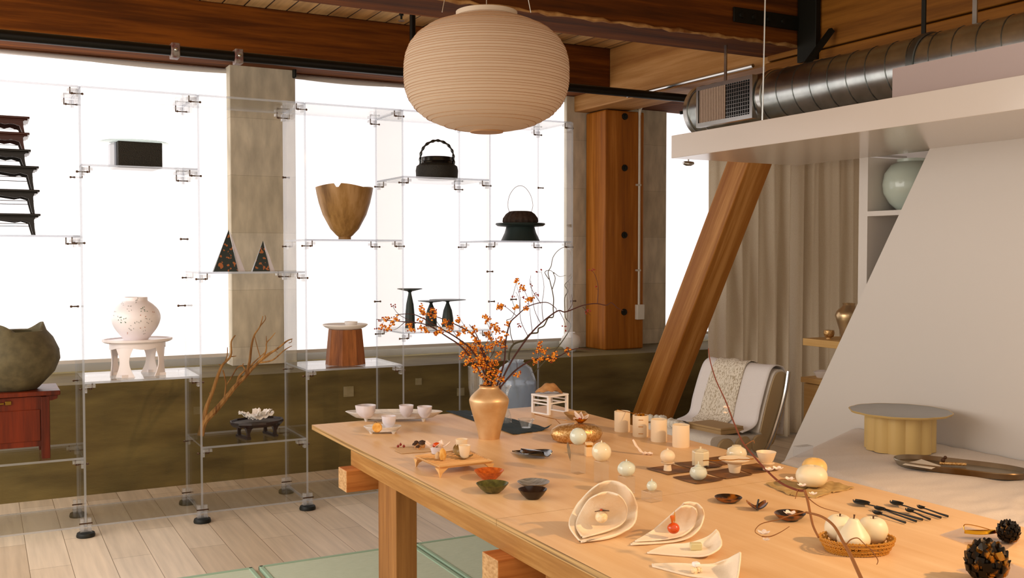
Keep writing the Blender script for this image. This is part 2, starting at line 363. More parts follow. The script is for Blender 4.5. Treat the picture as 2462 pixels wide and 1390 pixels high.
# beams
one('timber_beam', MB().box(XW0, 7.05, 2.965, 4.70, 7.75, 3.29), M_FIR_X, 'dark red-brown timber header beam running above the windows', 'beam', bevel=.008)
one('timber_beam', MB().box(5.1, 7.05, 2.9, 7.6, 7.75, 3.29), M_FIR_X, 'dark timber header beam right of the bolted post, behind the duct', 'beam', bevel=.008)
one('timber_beam', MB().box(XW0, 4.81, 2.885, 4.70, 5.19, 3.29), M_FIR_X, 'large dark timber cross beam with rough pale edge behind the lantern', 'beam', bevel=.012)
cbm = bpy.data.objects['timber_beam.002']; obj('worn_edge', MB().tube([(XW0+.01+k*.06, 4.806+.004*math.sin(k*1.9), 2.889+.004*math.sin(k*2.7)) for k in range(115)], [.010+.004*math.sin(k*1.3) for k in range(115)], 6), mat('pale_worn_wood', 'b58a52', .8, c2='7a4a18', scale=12), cbm, label='pale splintered lower edge')
g = MB().box(4.70, 5.13, 2.83, 5.1, 7.72, 3.288)
one('timber_girder', g, M_FIR_Y, 'pale brown timber girder resting on the bolted post', 'beam', bevel=.01)
gm = wood('fir_girder_near', '5a3108', '96601f', 'y', 20, 3, .55, '7a4a12')
g = MB().box(4.66, .8, 2.45, 5.1, 5.13, 2.835); g.box(4.68, .8, 2.85, 5.1, 5.13, 3.6)
one('timber_girder', g, gm, 'brown double-stacked timber girder above the metal duct', 'beam', bevel=.008)
# post
tp = thing('timber_post', 'square orange-brown timber post with a row of round bolts', 'post', (5.02, 7.49, .72))
obj('shaft', MB().box(-.205, -.2, 0, .205, .12, 2.1), M_FIR_Z, tp, bevel=.012, smooth=False)
for z in (.35, 1.03, 1.62, 2.07):
    q = MB().lathe([(0,0),(.03,0),(.028,.01),(.014,.012),(.012,.022),(0,.022)], 16)
    o = obj('bolt', q, M_IRON, tp); o.location = (-.005, -.2, z-.02); o.rotation_euler = (math.pi/2, 0, 0)
cd = thing('electrical_conduit', 'thin white conduit running down the timber post to a box', 'conduit', (0,0,0))
px = on(1537, 400, 1, 7.285).x
cz0, cz1 = on(1537, 735, 1, 7.285).z, on(1537, 300, 1, 7.285).z
obj('pipe', MB().tube(spline([(px, 7.283, cz0), (px, 7.283, cz1+.05), (px, 7.283, 2.78), (px+.01, 7.27, 2.86), (px+.06, 7.2, 2.90)]), .011, 10), mat('painted_conduit', 'c9c2b6', .4, metal=.3), cd)
for y in (445, 650): 
    z = on(1537, y, 1, 7.285).z; obj('strap', MB().box(px-.035, 7.272, z-.008, px+.014, 7.298, z+.008), MATS['painted_conduit'], cd)
z0 = on(1537, 768, 1, 7.285).z
obj('outlet_box', MB().box(px-.035, 7.25, z0, px+.04, 7.3, cz0+.01), mat('outlet_white', 'd8d2c8', .5), cd, bevel=.004)
# black pipe
bp = thing('sprinkler_pipe', 'long black pipe running along the header beam with a drop', 'pipe')
PY = 6.2; zp = on(545, 134, 1, PY).z
obj('pipe', MB().tube([(XW0, PY, zp), (5.05, PY, zp)], .031, 16), M_BLACKM, bp)
for pxx in (420, 572):
    p = on(pxx, 125, 1, PY); q = MB().box(p.x-.025, PY-.042, zp-.046, p.x+.025, PY+.042, zp+.042)
    obj('clamp', q, mat('red_clamp', '5c1a10', .5, c2='8a8278', scale=30), bp, bevel=.006); 
    obj('clamp_bolt', MB().ball((p.x, PY-.045, zp), .012, 8), M_STEEL, bp)
p = on(992, 60, 1, PY); obj('drop_pipe', MB().tube([(p.x, PY, 3.285), (p.x, PY, zp)], .02, 12), M_BLACKM, bp)
p = on(965, 30, 2, 3.27)
sh = thing('ceiling_sprinkler', 'small steel sprinkler hanging from the ceiling boards', 'sprinkler', (p.x, p.y, 3.29))
obj('nipple', MB().lathe([(0,0),(.016,0),(.016,-.04),(.008,-.045),(.008,-.07),(0,-.07)], 12), M_IRON, sh)
obj('deflector', MB().lathe([(0,-.068),(.02,-.072),(.024,-.08),(0,-.08)], 14), M_STEEL, sh)
# shade bracket plates
for pxx, py, lab in ((708,172,'right of the pillar between the windows'),(1640,262,'right of the timber post')):
    p = on(pxx, py, 1, 7.52); q = MB().box(-.012,-.02,-.05,.012,.03,.05); o = one('shade_bracket', q, M_IRON, 'dark oval shade bracket, '+lab, 'bracket', bevel=.01); o.location = p
# beam bracket, steel hardware
br = thing('beam_bracket', 'black bolted steel plate joining cross beam and girder', 'bracket', (4.3, 4.8, 3.03))
obj('plate', MB().box(-.2,-.012,-.045,.36,.0,.045), M_IRON, br, bevel=.003)
obj('angle_leg', MB().box(.33,-.16,-.25,.37,.0,.6), M_IRON, br, bevel=.003)
for x in (-.14, -.04, .08, .2): 
    o = obj('bolt', MB().lathe([(0,0),(.02,0),(.018,.012),(0,.014)], 10), M_IRON, br); o.location = (x,-.012,0); o.rotation_euler = (math.pi/2,0,0)
a = on(2000, 72, 0, 4.65); c = on(1928, 170, 0, 4.45)
one('steel_brace_bar', MB().tube([a, c], .022, 4), M_IRON, 'dark diagonal steel strap bolted to the girder above the duct', 'brace')
def hbar(px, y0, y1, X, w, name, lab, m):
    a = on(px, y0, 0, X); c = on(px-2, y1, 0, X); c.x = a.x; c.y = a.y
    return one(name, MB().box(a.x-.004, a.y-w, c.z, a.x+.004, a.y+w, a.z), m, lab, 'hanger')
hbar(1745, 90, 212, 4.2, .011, 'duct_strap', 'flat steel strap hanging the left end of the duct', M_STEEL)
hbar(2222, -20, 97, 4.2, .012, 'duct_strap', 'steel strap with a round bolt hanging the duct middle', M_IRON)
hbar(2345, -20, 68, 4.2, .012, 'duct_strap', 'grey steel strap nearest the right end of the duct', M_GALV)
a = on(1600, 222, 0, 4.62); c = on(1846, 172, 0, 4.62)
one('metal_conduit', MB().tube([(4.62, a.y+.5, 2.83), (4.62, 5.2, 2.83)], .014, 8), M_STEEL, 'straight shiny metal conduit under the pale girder', 'conduit')
# duct
DX, DZ, DR = 4.2, 2.49, .16
dt = thing('ventilation_duct', 'round galvanised spiral duct above the white soffit', 'duct', (DX, 0, DZ))
q = MB(); q.tube([(0, 1.6, 0), (0, 5.2, 0)], DR, 48); obj('tube', q, M_GALV, dt)
q = MB(); y = 4.42; k = 0
while y > 1.6:
    pts = [(math.cos(t*math.pi/12)*(DR+.001), y - .13*t/24, math.sin(t*math.pi/12)*(DR+.001)) for t in range(25)]
    q.tube(pts, .003, 4); y -= .13
obj('spiral_seam', q, M_GALVD, dt)
for y in (5.18, 5.06, 4.5, 3.42):
    q = MB(); q.loft([[Vector((math.cos(a*math.pi/24)*r, yy, math.sin(a*math.pi/24)*r)) for a in range(48)] for yy, r in ((y-.02, DR+.002), (y-.018, DR+.01), (y+.018, DR+.01), (y+.02, DR+.002))], False, False)
    obj('collar', q, M_STEEL if y > 4 else M_GALVD, dt)
q = MB().box(-DR-.02, 4.55, .10, -DR+.02, 5.03, .125).box(-DR-.02, 4.55, -.13, -DR+.02, 5.03, -.105).box(-DR-.02, 4.53, -.13, -DR+.02, 4.55, .125).box(-DR-.02, 5.03, -.13, -DR+.02, 5.05, .125)
rg = obj('register_frame', q, M_STEEL, dt)
obj('register_back', MB().box(-DR-.004, 4.55, -.105, -DR+.02, 5.03, .10), M_DARKV, rg)
q = MB()
for k in range(16): q.box(-DR-.016, 4.78+k*.0155, -.105, -DR-.008, 4.789+k*.0155, .10)
obj('louvre', q, M_LOUV, rg)
q = MB()
for k in range(11): q.box(-DR-.012, 4.56+k*.02, -.105, -DR-.008, 4.563+k*.02, .10)
for k in range(9): q.box(-DR-.012, 4.55, -.095+k*.023, -DR-.008, 4.78, -.0925+k*.023)
obj('wire_grid', q, M_STEEL, rg)
# soffit
SX = 3.4; SZ = 2.09
yf = on(1614, 378, 0, SX).y
q = MB().box(SX, .9, SZ, 4.33, yf, SZ+.125)
one('hanging_soffit', q, M_SOFFIT, 'long glossy white soffit panel hung below the duct', 'soffit', bevel=.002, smooth=False)
q = MB().tube([on(1840, -30, 0, 3.5), on(1833, 290, 0, 3.5)], .004, 6)
one('suspension_cable', q, M_STEEL, 'thin steel cable holding the front of the white soffit', 'cable')
a = on(2146, 165, 0, 3.85); zt = a.z
one('white_board', MB().box(3.85, .9, 2.235, 3.88, a.y, zt), M_PINKW, 'pinkish white board standing on top of the soffit', 'board', smooth=False)
# slanted partition
PX = 4.25
pa, pb = on(2235, 358, 0, PX), on(1885, 1110, 0, PX)
dzy = (pb.y-pa.y)/(pa.z-pb.z)
poly = [(.9, 0), (pa.y+dzy*pa.z, 0), (pa.y-dzy*(SZ-pa.z), SZ), (.9, SZ)]
q = MB(); a = [q.b.verts.new((PX, y, z)) for y, z in poly]; c = [q.b.verts.new((PX+.06, y, z)) for y, z in poly]
for i in range(4): q.face((a[i], a[(i+1)%4], c[(i+1)%4], c[i]))
q.face(a); q.face(c[::-1])
one('slanted_partition', q, M_WHITE, 'tall white wall panel with a long slanted left edge', 'partition', smooth=False)
# niche unit behind partition
NX = PX+.07
n0 = on(2066, 400, 0, NX).y; n1 = on(2087, 400, 0, NX).y
ns = thing('niche_shelving', 'white built-in niche shelving behind the slanted panel', 'shelving', (NX, 0, 0))
obj('post', MB().box(0, n1, 0, .45, n0, SZ), M_WHITE, ns, smooth=False)
zs = on(2100, 513, 0, NX).z
obj('shelf', MB().box(0, 2.2, zs-.015, .43, n1, zs+.012), M_WHITE, ns, smooth=False)
obj('back_panel', MB().box(.43, 2.2, 0, .45, n1, SZ), M_WHITE, ns, smooth=False)
vy = on(2190, 510, 0, NX+.2).y
t = thing('moon_jar', 'large pale celadon moon jar on the white niche shelf', 'jar', (NX+.2, vy, zs+.012))
s_ = mpp((NX+.2, vy, 1.9)); r_ = 66*s_
pr = [(0,0),(.42*r_,0),(.45*r_,.02*r_),(.75*r_,.3*r_),(.95*r_,.65*r_),(r_,.98*r_),(.93*r_,1.38*r_),(.72*r_,1.68*r_),(.5*r_,1.8*r_),(.5*r_,1.9*r_),(.47*r_,1.9*r_),(.45*r_,1.78*r_),(0,1.5*r_)]
obj('body', MB().lathe(pr, 48), M_CELAD2, t)
# diagonal brace
q = MB(); X0, X1 = 4.7, 4.92
ta, tb = on(1745, 395, 0, X0), on(1797, 397, 0, X0); ba, bb = on(1525, 980, 0, X0), on(1575, 985, 0, X0)
def ext(a, c, z): return a + (c-a)*((z-a.z)/(c.z-a.z))
L1 = [ext(ba, ta, 0), ext(ba, ta, 2.448)]; L2 = [ext(bb, tb, 0), ext(bb, tb, 2.448)]
for p in L1+L2: p.x = X0
pol = [L1[0], L2[0], L2[1], L1[1]]; a = [q.b.verts.new(p) for p in pol]; c = [q.b.verts.new((X1, p.y, p.z)) for p in pol]
for i in range(4): q.face((a[i], a[(i+1)%4], c[(i+1)%4], c[i]))
q.face(a); q.face(c[::-1])
mb_ = wood('fir_brace', '8a5014', 'c0884a', 'z', 25, 3, .5, 'a0672a')
br_o = one('diagonal_brace', q, mb_, 'thick orange-brown timber brace leaning diagonally before the curtain', 'brace', bevel=.008, smooth=False)
_d = (L1[1]-L1[0]).normalized(); _r = Matrix.Rotation(-math.atan2(_d.y, _d.z), 4, 'X'); br_o.data.transform(_r.inverted()); br_o.matrix_world = _r
# curtain
def drape(name, x0, x1, y, z0, z1, nf, amp, lab, seed):
    random.seed(seed); ph = [random.uniform(0, 6) for _ in range(4)]
    def f(u, v):
        a = amp*(.65+.5*v)
        return (x0+(x1-x0)*u + .015*math.sin(u*17+v*2), y + a*math.sin(u*nf*6.283+ph[0]+.5*math.sin(u*9+ph[1])+.35*v*math.sin(u*23)) + .4*a*math.sin(u*nf*13.1+ph[2]+v*1.1), z1+(z0-z1)*v)
    return one(name, MB().sheet(f, 220, 14, .003), M_LINEN, lab, 'curtain', group=None, ang=180)
drape('linen_curtain', 5.22, 6.1, 6.35, .02, 2.42, 5, .05, 'left sand linen curtain hanging behind the diagonal brace', 3)
drape('linen_curtain', 6.12, 7.3, 6.42, .02, 2.42, 6, .055, 'right sand linen curtain hanging behind the wooden shelf', 8)
cr = thing('curtain_rod', 'curtain rod with a small steel finial under the soffit', 'rod', (0,0,0))
obj('rod', MB().tube([(5.06, 6.38, 2.45), (7.5, 6.38, 2.45)], .012, 10), M_STEEL, cr)
p = on(1655, 392, 1, 6.38)
obj('finial', MB().tube([(p.x-.05, 6.38, p.z), (p.x-.02, 6.38, p.z-.005), (p.x+.02, 6.38, p.z-.005), (p.x+.05, 6.38, p.z)], [.012, .02, .02, .012], 10), M_STEEL, cr)
obj('finial_stem', MB().tube([(p.x, 6.38, p.z), (p.x, 6.38, 2.45)], .006, 8), M_STEEL, cr)
obj('rod_link', MB().tube([(p.x, 6.38, 2.45), (5.07, 6.38, 2.45)], .006, 8), M_STEEL, cr)
# ================= ACRYLIC SHELVING =================
BX = [-.135, .49, 1.115, 1.74, 2.37, 2.99, 3.63]; YF, YR = 5.91, 6.39
LV = [[.44, 1.66], [.855, 2.05], [.44, 1.455], [.855, 1.65], [1.06, 2.055], [.44, 1.65]]
sv = thing('acrylic_shelving', 'wide clear acrylic shelving of six bays on black feet before the windows', 'shelving', (0, 0, 0))
TH = .012
def brk(x, y, z, dirn):
    q = MB().box(x, y-.018, z-.022, x+dirn*.055, y+.018, z-.006, 0); q.box(x, y-.018, z-.05, x+dirn*.012, y+.018, z-.006, 0)
    b = obj('bracket', q, M_ACRB, sv, smooth=False)
    q = MB(); q.tube([(x-dirn*.022, y, z-.03), (x+dirn*.03, y, z-.03)], .0035, 6); q.ball((x-dirn*.022, y, z-.03), .007, 6); q.ball((x+dirn*.03, y, z-.03), .007, 6)
    q.tube([(x+dirn*.04, y, z-.034), (x+dirn*.04, y, z+.004)], .0035, 6)
    obj('bolt', q, M_BRONZE, b)
for i, x in enumerate(BX):
    obj('side_panel', MB().box(x-TH/2, YF, .05, x+TH/2, YR, 2.47, 0, edge=1), [M_ACR, M_ACRE], sv, smooth=False)
    for y in (YF, YR):
        q = MB().lathe([(0,0),(.048,0),(.05,.008),(.046,.022),(.03,.03),(0,.03)], 20, (x, y, 0)); f = obj('foot', q, M_RUBBER, sv)
        obj('foot_bracket', MB().box(x-.028, y-.012, .03, x-.01, y+.012, .10).box(x+.01, y-.012, .03, x+.028, y+.012, .10).box(x-.03, y-.02, .028, x+.03, y+.02, .042), M_ACRB, f, smooth=False)
        obj('foot_screw', MB().tube([(x-.034, y-.014, .075), (x+.034, y-.014, .075)], .004, 6), M_BRONZE, f)
for i in range(6):
    x0, x1 = BX[i]+TH/2, BX[i+1]-TH/2
    obj('top_panel', MB().box(x0, YF, 2.462, x1, YR, 2.474, 0, edge=1), [M_ACR, M_ACRE], sv, smooth=False)
    obj('base_panel', MB().box(x0, YF, .05, x1, YR, .06, 0, edge=1), [M_ACR, M_ACRE], sv, smooth=False)
    for z in LV[i]:
        obj('shelf', MB().box(x0, YF, z-.012, x1, YR, z, 0, edge=1), [M_ACR, M_ACRE], sv, smooth=False)
        for y in (YF+.02, YR-.02): 
            if i: brk(x0, y, z-.012, 1)
            brk(x1, y, z-.012, -1)
    for y in (YF+.02, YR-.02): brk(x1, y, 2.462, -1)
for (px, py) in ((437,735),(443,575),(688,427),(908,725),(1178,653),(1182,725),(1300,452),(1235,720),(1378,724),(180,737)):
    p = on(px, py, 1, YR-.03 if px in (437,443,688,908,180,1300) else YF+.03); q = MB().tube([(p.x-.02, p.y, p.z), (p.x+.02, p.y, p.z)], .004, 6); q.ball((p.x-.02, p.y, p.z), .008, 6); q.ball((p.x+.02, p.y, p.z), .007, 6)
    obj('bolt', q, M_BRONZE, sv)
YM = 6.12
def SH(px, z, y=YM):
    p = on(px, 600, 1, y); return Vector((p.x, y, z))
def lathe_thing(name, lab, cat, loc, prof_px, m, seg=40, part='body', group=None, sx=1, sy=1, wob=None, rz=0, s=None, parent=None):
    s = s or mpp(loc)
    o = MB().lathe([(r*s, z*s) for r, z in prof_px], seg, sx=sx, sy=sy, wob=wob)
    if part is None: x = obj(name, o, m); x.location = loc; return tag(x, lab, cat, group)
    t = thing(name, lab, cat, loc, rz, group); obj(part, o, m, t); return t
# stacked footed stands, bay A
st = [(70,277,315,1),(70,315,355,1),(73,354,393,0),(92,392,448,0),(94,448,505,0),(96,505,556,0)]
zb = LV[0][1]
names = ['lowest','second from the bottom','third from the bottom','third from the top','second from the top','topmost']
ZS = []
for k, (rx, y0, y1, red) in enumerate(reversed(st)):
    p1 = on(rx, y1, 1, YM-.06); p0 = on(rx, y0, 1, YM-.06); h = p0.z-p1.z; xr = p0.x
    W = .40 if k < 3 else .34; cxx = xr - W/2; m = mat('red_black_lacquer', '3a130a', .3) if red else M_EBONY
    m = m if red else mat('black_lacquer_wood', '120c09', .35)
    t = thing('footed_tray_table', ('red-brown' if red else 'black')+' lacquered low tray table, '+names[k]+' of the stack of six', 'tray table', (cxx, YM, zb), 0, 'stacked footed tray tables')
    q = MB(); q.prism([(-W/2,-.13),(W/2,-.13),(W/2,.13),(-W/2,.13)], h-.012, h); q.prism([(-W/2+.01,-.12),(W/2-.01,-.12),(W/2-.01,.12),(-W/2+.01,.12)], h-.02, h-.012)
    obj('top', q, m, t, bevel=.003, smooth=False)
    for sx in (-1, 1):
        for sy in (-1, 1):
            x = sx*(W/2-.045); q = MB(); y = sy*.105
            q.loft([[Vector((x+sx*a-.5*b, y-.008, z)), Vector((x+sx*a+.5*b, y-.008, z)), Vector((x+sx*a+.5*b, y+.008, z)), Vector((x+sx*a-.5*b, y+.008, z))] for a, b, z in ((.014,.012,0),(.006,.018,h*.35),(0,.026,h*.7),(0,.04,h-.02))])
            obj('leg', q, m, t, smooth=False)
    for sy in (-1, 1):
        q = MB(); pts = [(-W/2+.05, h-.02), (-W/2+.05, h-.05), (-W/2+.09, h-.038), (-W/2+.12, h-.045), (0, h-.033), (W/2-.12, h-.045), (W/2-.09, h-.038), (W/2-.05, h-.05), (W/2-.05, h-.02)]
        a = [q.b.verts.new((x, sy*.108-.004, z)) for x, z in pts]; c = [q.b.verts.new((x, sy*.108+.004, z)) for x, z in pts]
        for i in range(len(pts)): j = (i+1) % len(pts); q.face((a[i], a[j], c[j], c[i]))
        q.face(a); q.face(c[::-1])
        obj('scalloped_apron', q, m, t, smooth=False)
    obj('stretcher', MB().box(-W/2+.03, -.107, h*.52, W/2-.03, -.103, h*.55).box(-W/2+.03, .103, h*.45, W/2-.03, .107, h*.48), m, t, smooth=False)
    zb += h
# woven box with glass disc
p = SH(330, LV[1][1]); s = mpp(p)
t = thing('woven_box', 'square black woven box on the upper acrylic shelf', 'box', p, R(4))
w_ = 50*s; h_ = 60*s
obj('body', MB().box(-w_, -w_, 0, w_, w_, h_), M_BLACKW, t, bevel=.003, smooth=False)
obj('side_slip', MB().box(-w_-.012, -w_*.6, 0, -w_-.002, w_*.9, h_-.003), M_ACRE, t, smooth=False)
o = one('glass_disc', MB().lathe([(0,0),(78*s,0),(80*s,.003),(78*s,.007),(0,.007)], 64), clear('green_edge_glass', tint=(.75,.82,.80), ior=1.5), 'round clear glass disc lying on the black woven box', 'glass disc'); o.location = (p.x-.01, p.y, p.z+h_+.001)
# white round vase with botanicals + white scalloped table
p = SH(328, LV[1][0], 6.12); s = mpp(p)
t = thing('scalloped_tray_table', 'white scalloped footed tray table under the painted vase', 'tray table', p, R(12)); zt = 88*s; rr = 80*s
q = MB().lathe([(0,zt-.02),(rr*.92,zt-.02),(rr,zt-.012),(rr,zt),(rr*.94,zt),(rr*.93,zt-.006),(0,zt-.006)], 48, sy=.8, wob=lambda a, r, z, k: (r*(1+.018*abs(math.sin(a*6))), z))
obj('top', q, M_SPECWHITE, t)
for k in range(4):
    a0 = math.pi/4+k*math.pi/2; cx_, cy_ = math.cos(a0)*rr*.72, math.sin(a0)*rr*.58
    def fl(u, v, a0=a0, cx_=cx_, cy_=cy_):
        z = (zt-.02)*(1-v); wd = (.042 if v < .12 else .042-.022*math.sin((v-.12)/.88*math.pi) + .004*v)
        aa = (u-.5)*wd*2/ (rr*.7)
        return (math.cos(a0+aa*1.2)*rr*.78, math.sin(a0+aa*1.2)*rr*.62, z)
    obj('leg', MB().sheet(fl, 8, 14, .006), M_SPECWHITE, t)
    obj('foot_rail', MB().box(cx_*1.08-.02, cy_*1.08-.014, 0, cx_*1.08+.02, cy_*1.08+.014, .016), M_SPECWHITE, t, smooth=False)
def apr(u, v):
    a = u*2*math.pi; return (math.cos(a)*rr*.8, math.sin(a)*rr*.64, zt-.02-v*(.022+.016*abs(math.sin(a*2+math.pi/2))**2))
obj('apron', MB().sheet(apr, 60, 3, .005), M_SPECWHITE, t)
pv = Vector((p.x-.008, p.y, p.z+zt-.006)); s = mpp(pv)
t = thing('painted_vase', 'white globular vase painted with small green sprigs and insects', 'vase', pv)
P_ = [(0,0),(27,0),(30,4),(44,22),(54,42),(56.5,56),(52,72),(40,86),(29,93),(27,95),(27,102),(25,102),(25,94),(0,80)]
P_ = [(0,0)] + [(a.x, a.y) for a in spline([(27,0,0),(36,11,0),(50,31,0),(56.5,52,0),(52,70,0),(40,84,0),(28,93,0)], 5)] + [(27,95),(27,102),(25,102),(25,94),(0,80)]
obj('body', MB().lathe([(r*s, z*s) for r, z in P_], 56), mat('milky_porcelain', 'efe8ec', .35), t)
random.seed(4)
gr = mat('painted_green', '1d5b3a', .5); gy = mat('painted_grey', '8f8f90', .5); rd = mat('painted_rust', 'a1552e', .5)
for (dx, dy, m, n) in ((-28,-2,gr,9),(-38,4,gr,5),(18,22,gr,10),(-14,24,gy,7),(4,-3,gy,6),(-10,-22,gy,6),(28,-5,gy,6),(-34,38,gy,6),(14,-30,gy,4),(-25,-28,rd,2),(16,5,rd,2),(14,-24,rd,2),(0,44,gy,6),(-46,12,gy,4),(44,10,rd,2)):
    q = MB()
    for k in range(n):
        ax = dx+random.uniform(-8,8)*.9; az = 52+dy+random.uniform(-7,7)
        rad = 56.5
        for (a_, b_) in zip(P_[1:], P_[2:9*4]):
            if a_[1] <= az <= b_[1]: rad = a_[0]+(b_[0]-a_[0])*(az-a_[1])/max(.01, b_[1]-a_[1]); break
        if abs(ax) > rad-2: continue
        tc_ = Vector((CO.x-pv.x, CO.y-pv.y, 0)).normalized(); ca = Vector((-tc_.y, tc_.x, 0))*ax*s; fw = tc_*math.sqrt(rad*rad-ax*ax)*s
        c = ca+fw+Vector((0,0,az*s)); nrm = (ca+fw).normalized(); tn = Vector((0,0,1)); sd = nrm.cross(tn)
        an = random.uniform(0, 3); u = (tn*math.cos(an)+sd*math.sin(an))*.0045; v = (sd*math.cos(an)-tn*math.sin(an))*.002
        c = c+nrm*.0012; vs = [q.b.verts.new(c+x) for x in (u, v, -u, -v)]; q.face(vs)
        vs2 = [q.b.verts.new(c+x-nrm*.001) for x in (u, v, -u, -v)]; 
        for i in range(4): q.face((vs[i], vs[(i+1)%4], vs2[(i+1)%4], vs2[i]))
    if len(q.b.verts): obj('painted_sprig', q, m, t, smooth=False)
# chest and stoneware bowl
p = on(60, 1090, 1, 5.99); zc = LV[0][0]; xr = on(122, 1000, 1, 5.95).x; zt = on(122, 940, 1, 5.95).z
t = thing('wooden_chest', 'small red-brown lacquered chest on the lowest acrylic shelf', 'chest', (xr-.24, 6.13, zc))
hh = zt-zc
obj('body', MB().box(-.22, -.155, .07, .22, .15, hh-.03), M_RED, t, smooth=False)
obj('top_board', MB().box(-.29, -.18, hh-.025, .29, .17, hh), M_RED, t, bevel=.004, smooth=False)
obj('drawer_front', MB().box(-.19, -.162, .10, .19, -.152, hh-.10), M_RED, t, bevel=.004, smooth=False)
for x in (-1, 1):
    for y in (-1, 1): obj('leg', MB().box(x*.215-.022, y*.14-.022, 0, x*.215+.022, y*.14+.022, hh-.03), M_RED, t, bevel=.003, smooth=False)
    q = MB().prism([(0,0),(.06,0),(.055,-.02),(.03,-.028),(0,-.03)], -.16, .15, xf=Matrix.Translation((x*.22, 0, hh-.026)) @ Matrix(((x,0,0,0),(0,0,1,0),(0,1,0,0),(0,0,0,1)))); obj('corner_bracket', q, M_RED, t, smooth=False)
obj('brass_latch', MB().box(-.05, -.166, hh-.066, -.02, -.156, hh-.048).box(-.015, -.168, hh-.062, .015, -.156, hh-.052).box(.02, -.166, hh-.066, .05, -.156, hh-.045), mat('old_brass', '7a5a1e', .4, metal=.8), t, bevel=.002)
p = Vector((on(37, 900, 1, 6.1).x, 6.1, zc+hh)); s = mpp(p)
def rimw(a, r, z, k):
    if k in (8, 9): z += (10*math.sin(a*2+.6)+8*math.sin(a*3+1.5))*s*1.0
    return r*(1+.03*math.sin(a*2+1)), z
pr = [(0,0),(45,0),(50,4),(85,42),(97,72),(95,95),(82,125),(68,142),(62,146),(58,146),(56,140),(80,95),(70,40),(0,14)]
lathe_thing('stoneware_vessel', 'large dark olive stoneware vessel with a wavy torn rim on the chest', 'vessel', p, pr, M_STONEV, 56, wob=rimw)
# driftwood
t = thing('driftwood_branch', 'bare reddish driftwood branch leaning up from the low acrylic shelf', 'branch', (0,0,0))
D0 = depth((1.16, 6.1, .6))
def dw(pts, r0, r1, name='limb', dd=0):
    P3 = spline([dp(x, y, D0+dd+ (1060-y)*.0003) for x, y in pts], 5); return MB().tube(P3, taper(len(P3), r0*.8, r1*.8), 8)
obj('trunk', dw([(482,1048),(492,1015),(520,985),(545,955),(565,930),(590,905),(612,880),(640,855),(665,840),(690,820),(703,815)], .026, .0035), M_DRIFT, t)
for pts, r0, r1 in (([(486,1045),(495,985),(508,950),(525,900),(535,878),(555,855),(556,822),(566,806)], .018, .004),
    ([(530,890),(545,860),(547,835)], .006, .003), ([(534,882),(526,876)], .005, .003), ([(510,950),(502,944)], .007,.003),([(555,858),(568,856)], .005,.002),
    ([(592,900),(600,870),(605,830),(612,805),(625,785),(632,760)], .012, .003), ([(592,895),(583,880),(570,885),(558,905),(545,925)], .006, .004), ([(583,880),(585,874)],.005,.003),([(590,893),(612,870),(640,845)],.007,.003),
    ([(540,955),(543,925),(540,905),(536,890)], .007, .005), ([(612,808),(620,840),(626,860)], .003, .004),
    ([(610,885),(632,860),(640,840),(641,825),(652,812),(662,800)], .008, .0025), ([(641,825),(640,808)], .004, .002), ([(625,872),(655,866),(680,845),(695,835),(702,832)], .007, .002),
    ([(620,875),(640,860),(660,845),(667,848)], .004,.002),([(632,858),(645,850),(652,845)],.004,.002),([(625,785),(638,768),(637,758)],.004,.002),([(694,825),(701,822),(701,815)],.003,.002),([(570,925),(575,905),(590,890)],.012,.006)):
    obj('limb', dw(pts, r0, r1), M_DRIFT, t)
# low black octagonal tray and coral
p = SH(614, LV[2][0], 6.1); s = mpp(p); t = thing('octagonal_tray_table', 'low dark octagonal tray table on the acrylic shelf beside driftwood', 'tray table', p, R(10)); rr = 66*s; zt = 40*s
q = MB().lathe([(0,zt-.03),(rr*.9,zt-.03),(rr,zt-.012),(rr*.99,zt),(rr*.95,zt),(rr*.92,zt-.01),(0,zt-.012)], 12, sy=.8); obj('top', q, M_EBONY, t, ang=20)
for k in range(4):
    a = math.pi/4+k*math.pi/2; x, y = math.cos(a)*rr*.72, math.sin(a)*rr*.58
    q = MB().loft([[Vector((x+d*sx_, y+d*sy_, z)) for sx_, sy_ in ((-1,-1),(1,-1),(1,1),(-1,1))] for z, d in ((.012,.010),(zt*.35,.008),(zt*.6,.016),(zt-.028,.026))]); obj('leg', q, M_EBONY, t)
for sx_ in (-1, 1): obj('foot_rail', MB().box(sx_*rr*.52-.014, -rr*.5, 0, sx_*rr*.52+.014, rr*.5, .013), M_EBONY, t, smooth=False)
random.seed(2)
q = MB()
for k in range(9):
    a = k*.7; c = Vector((math.cos(a)*.05-.01, math.sin(a)*.025, .012+.01*(k % 3)))
    q.sheet(lambda u, v, a=a, c=c: c + Vector(((u-.5)*.11*math.cos(a)-(v-.5)*.05*math.sin(a), (u-.5)*.11*math.sin(a)*.6+(v-.5)*.05*math.cos(a), .03*(u)**2+.006*math.sin(u*20+k)+.012*math.sin(v*7)**2)), 10, 5, .003)
o = one('folded_white_petals', q, M_PORC, 'crumpled white porcelain petals on the low dark octagonal tray', 'sculpture'); o.location = (p.x+.005, p.y, p.z+zt-.008)
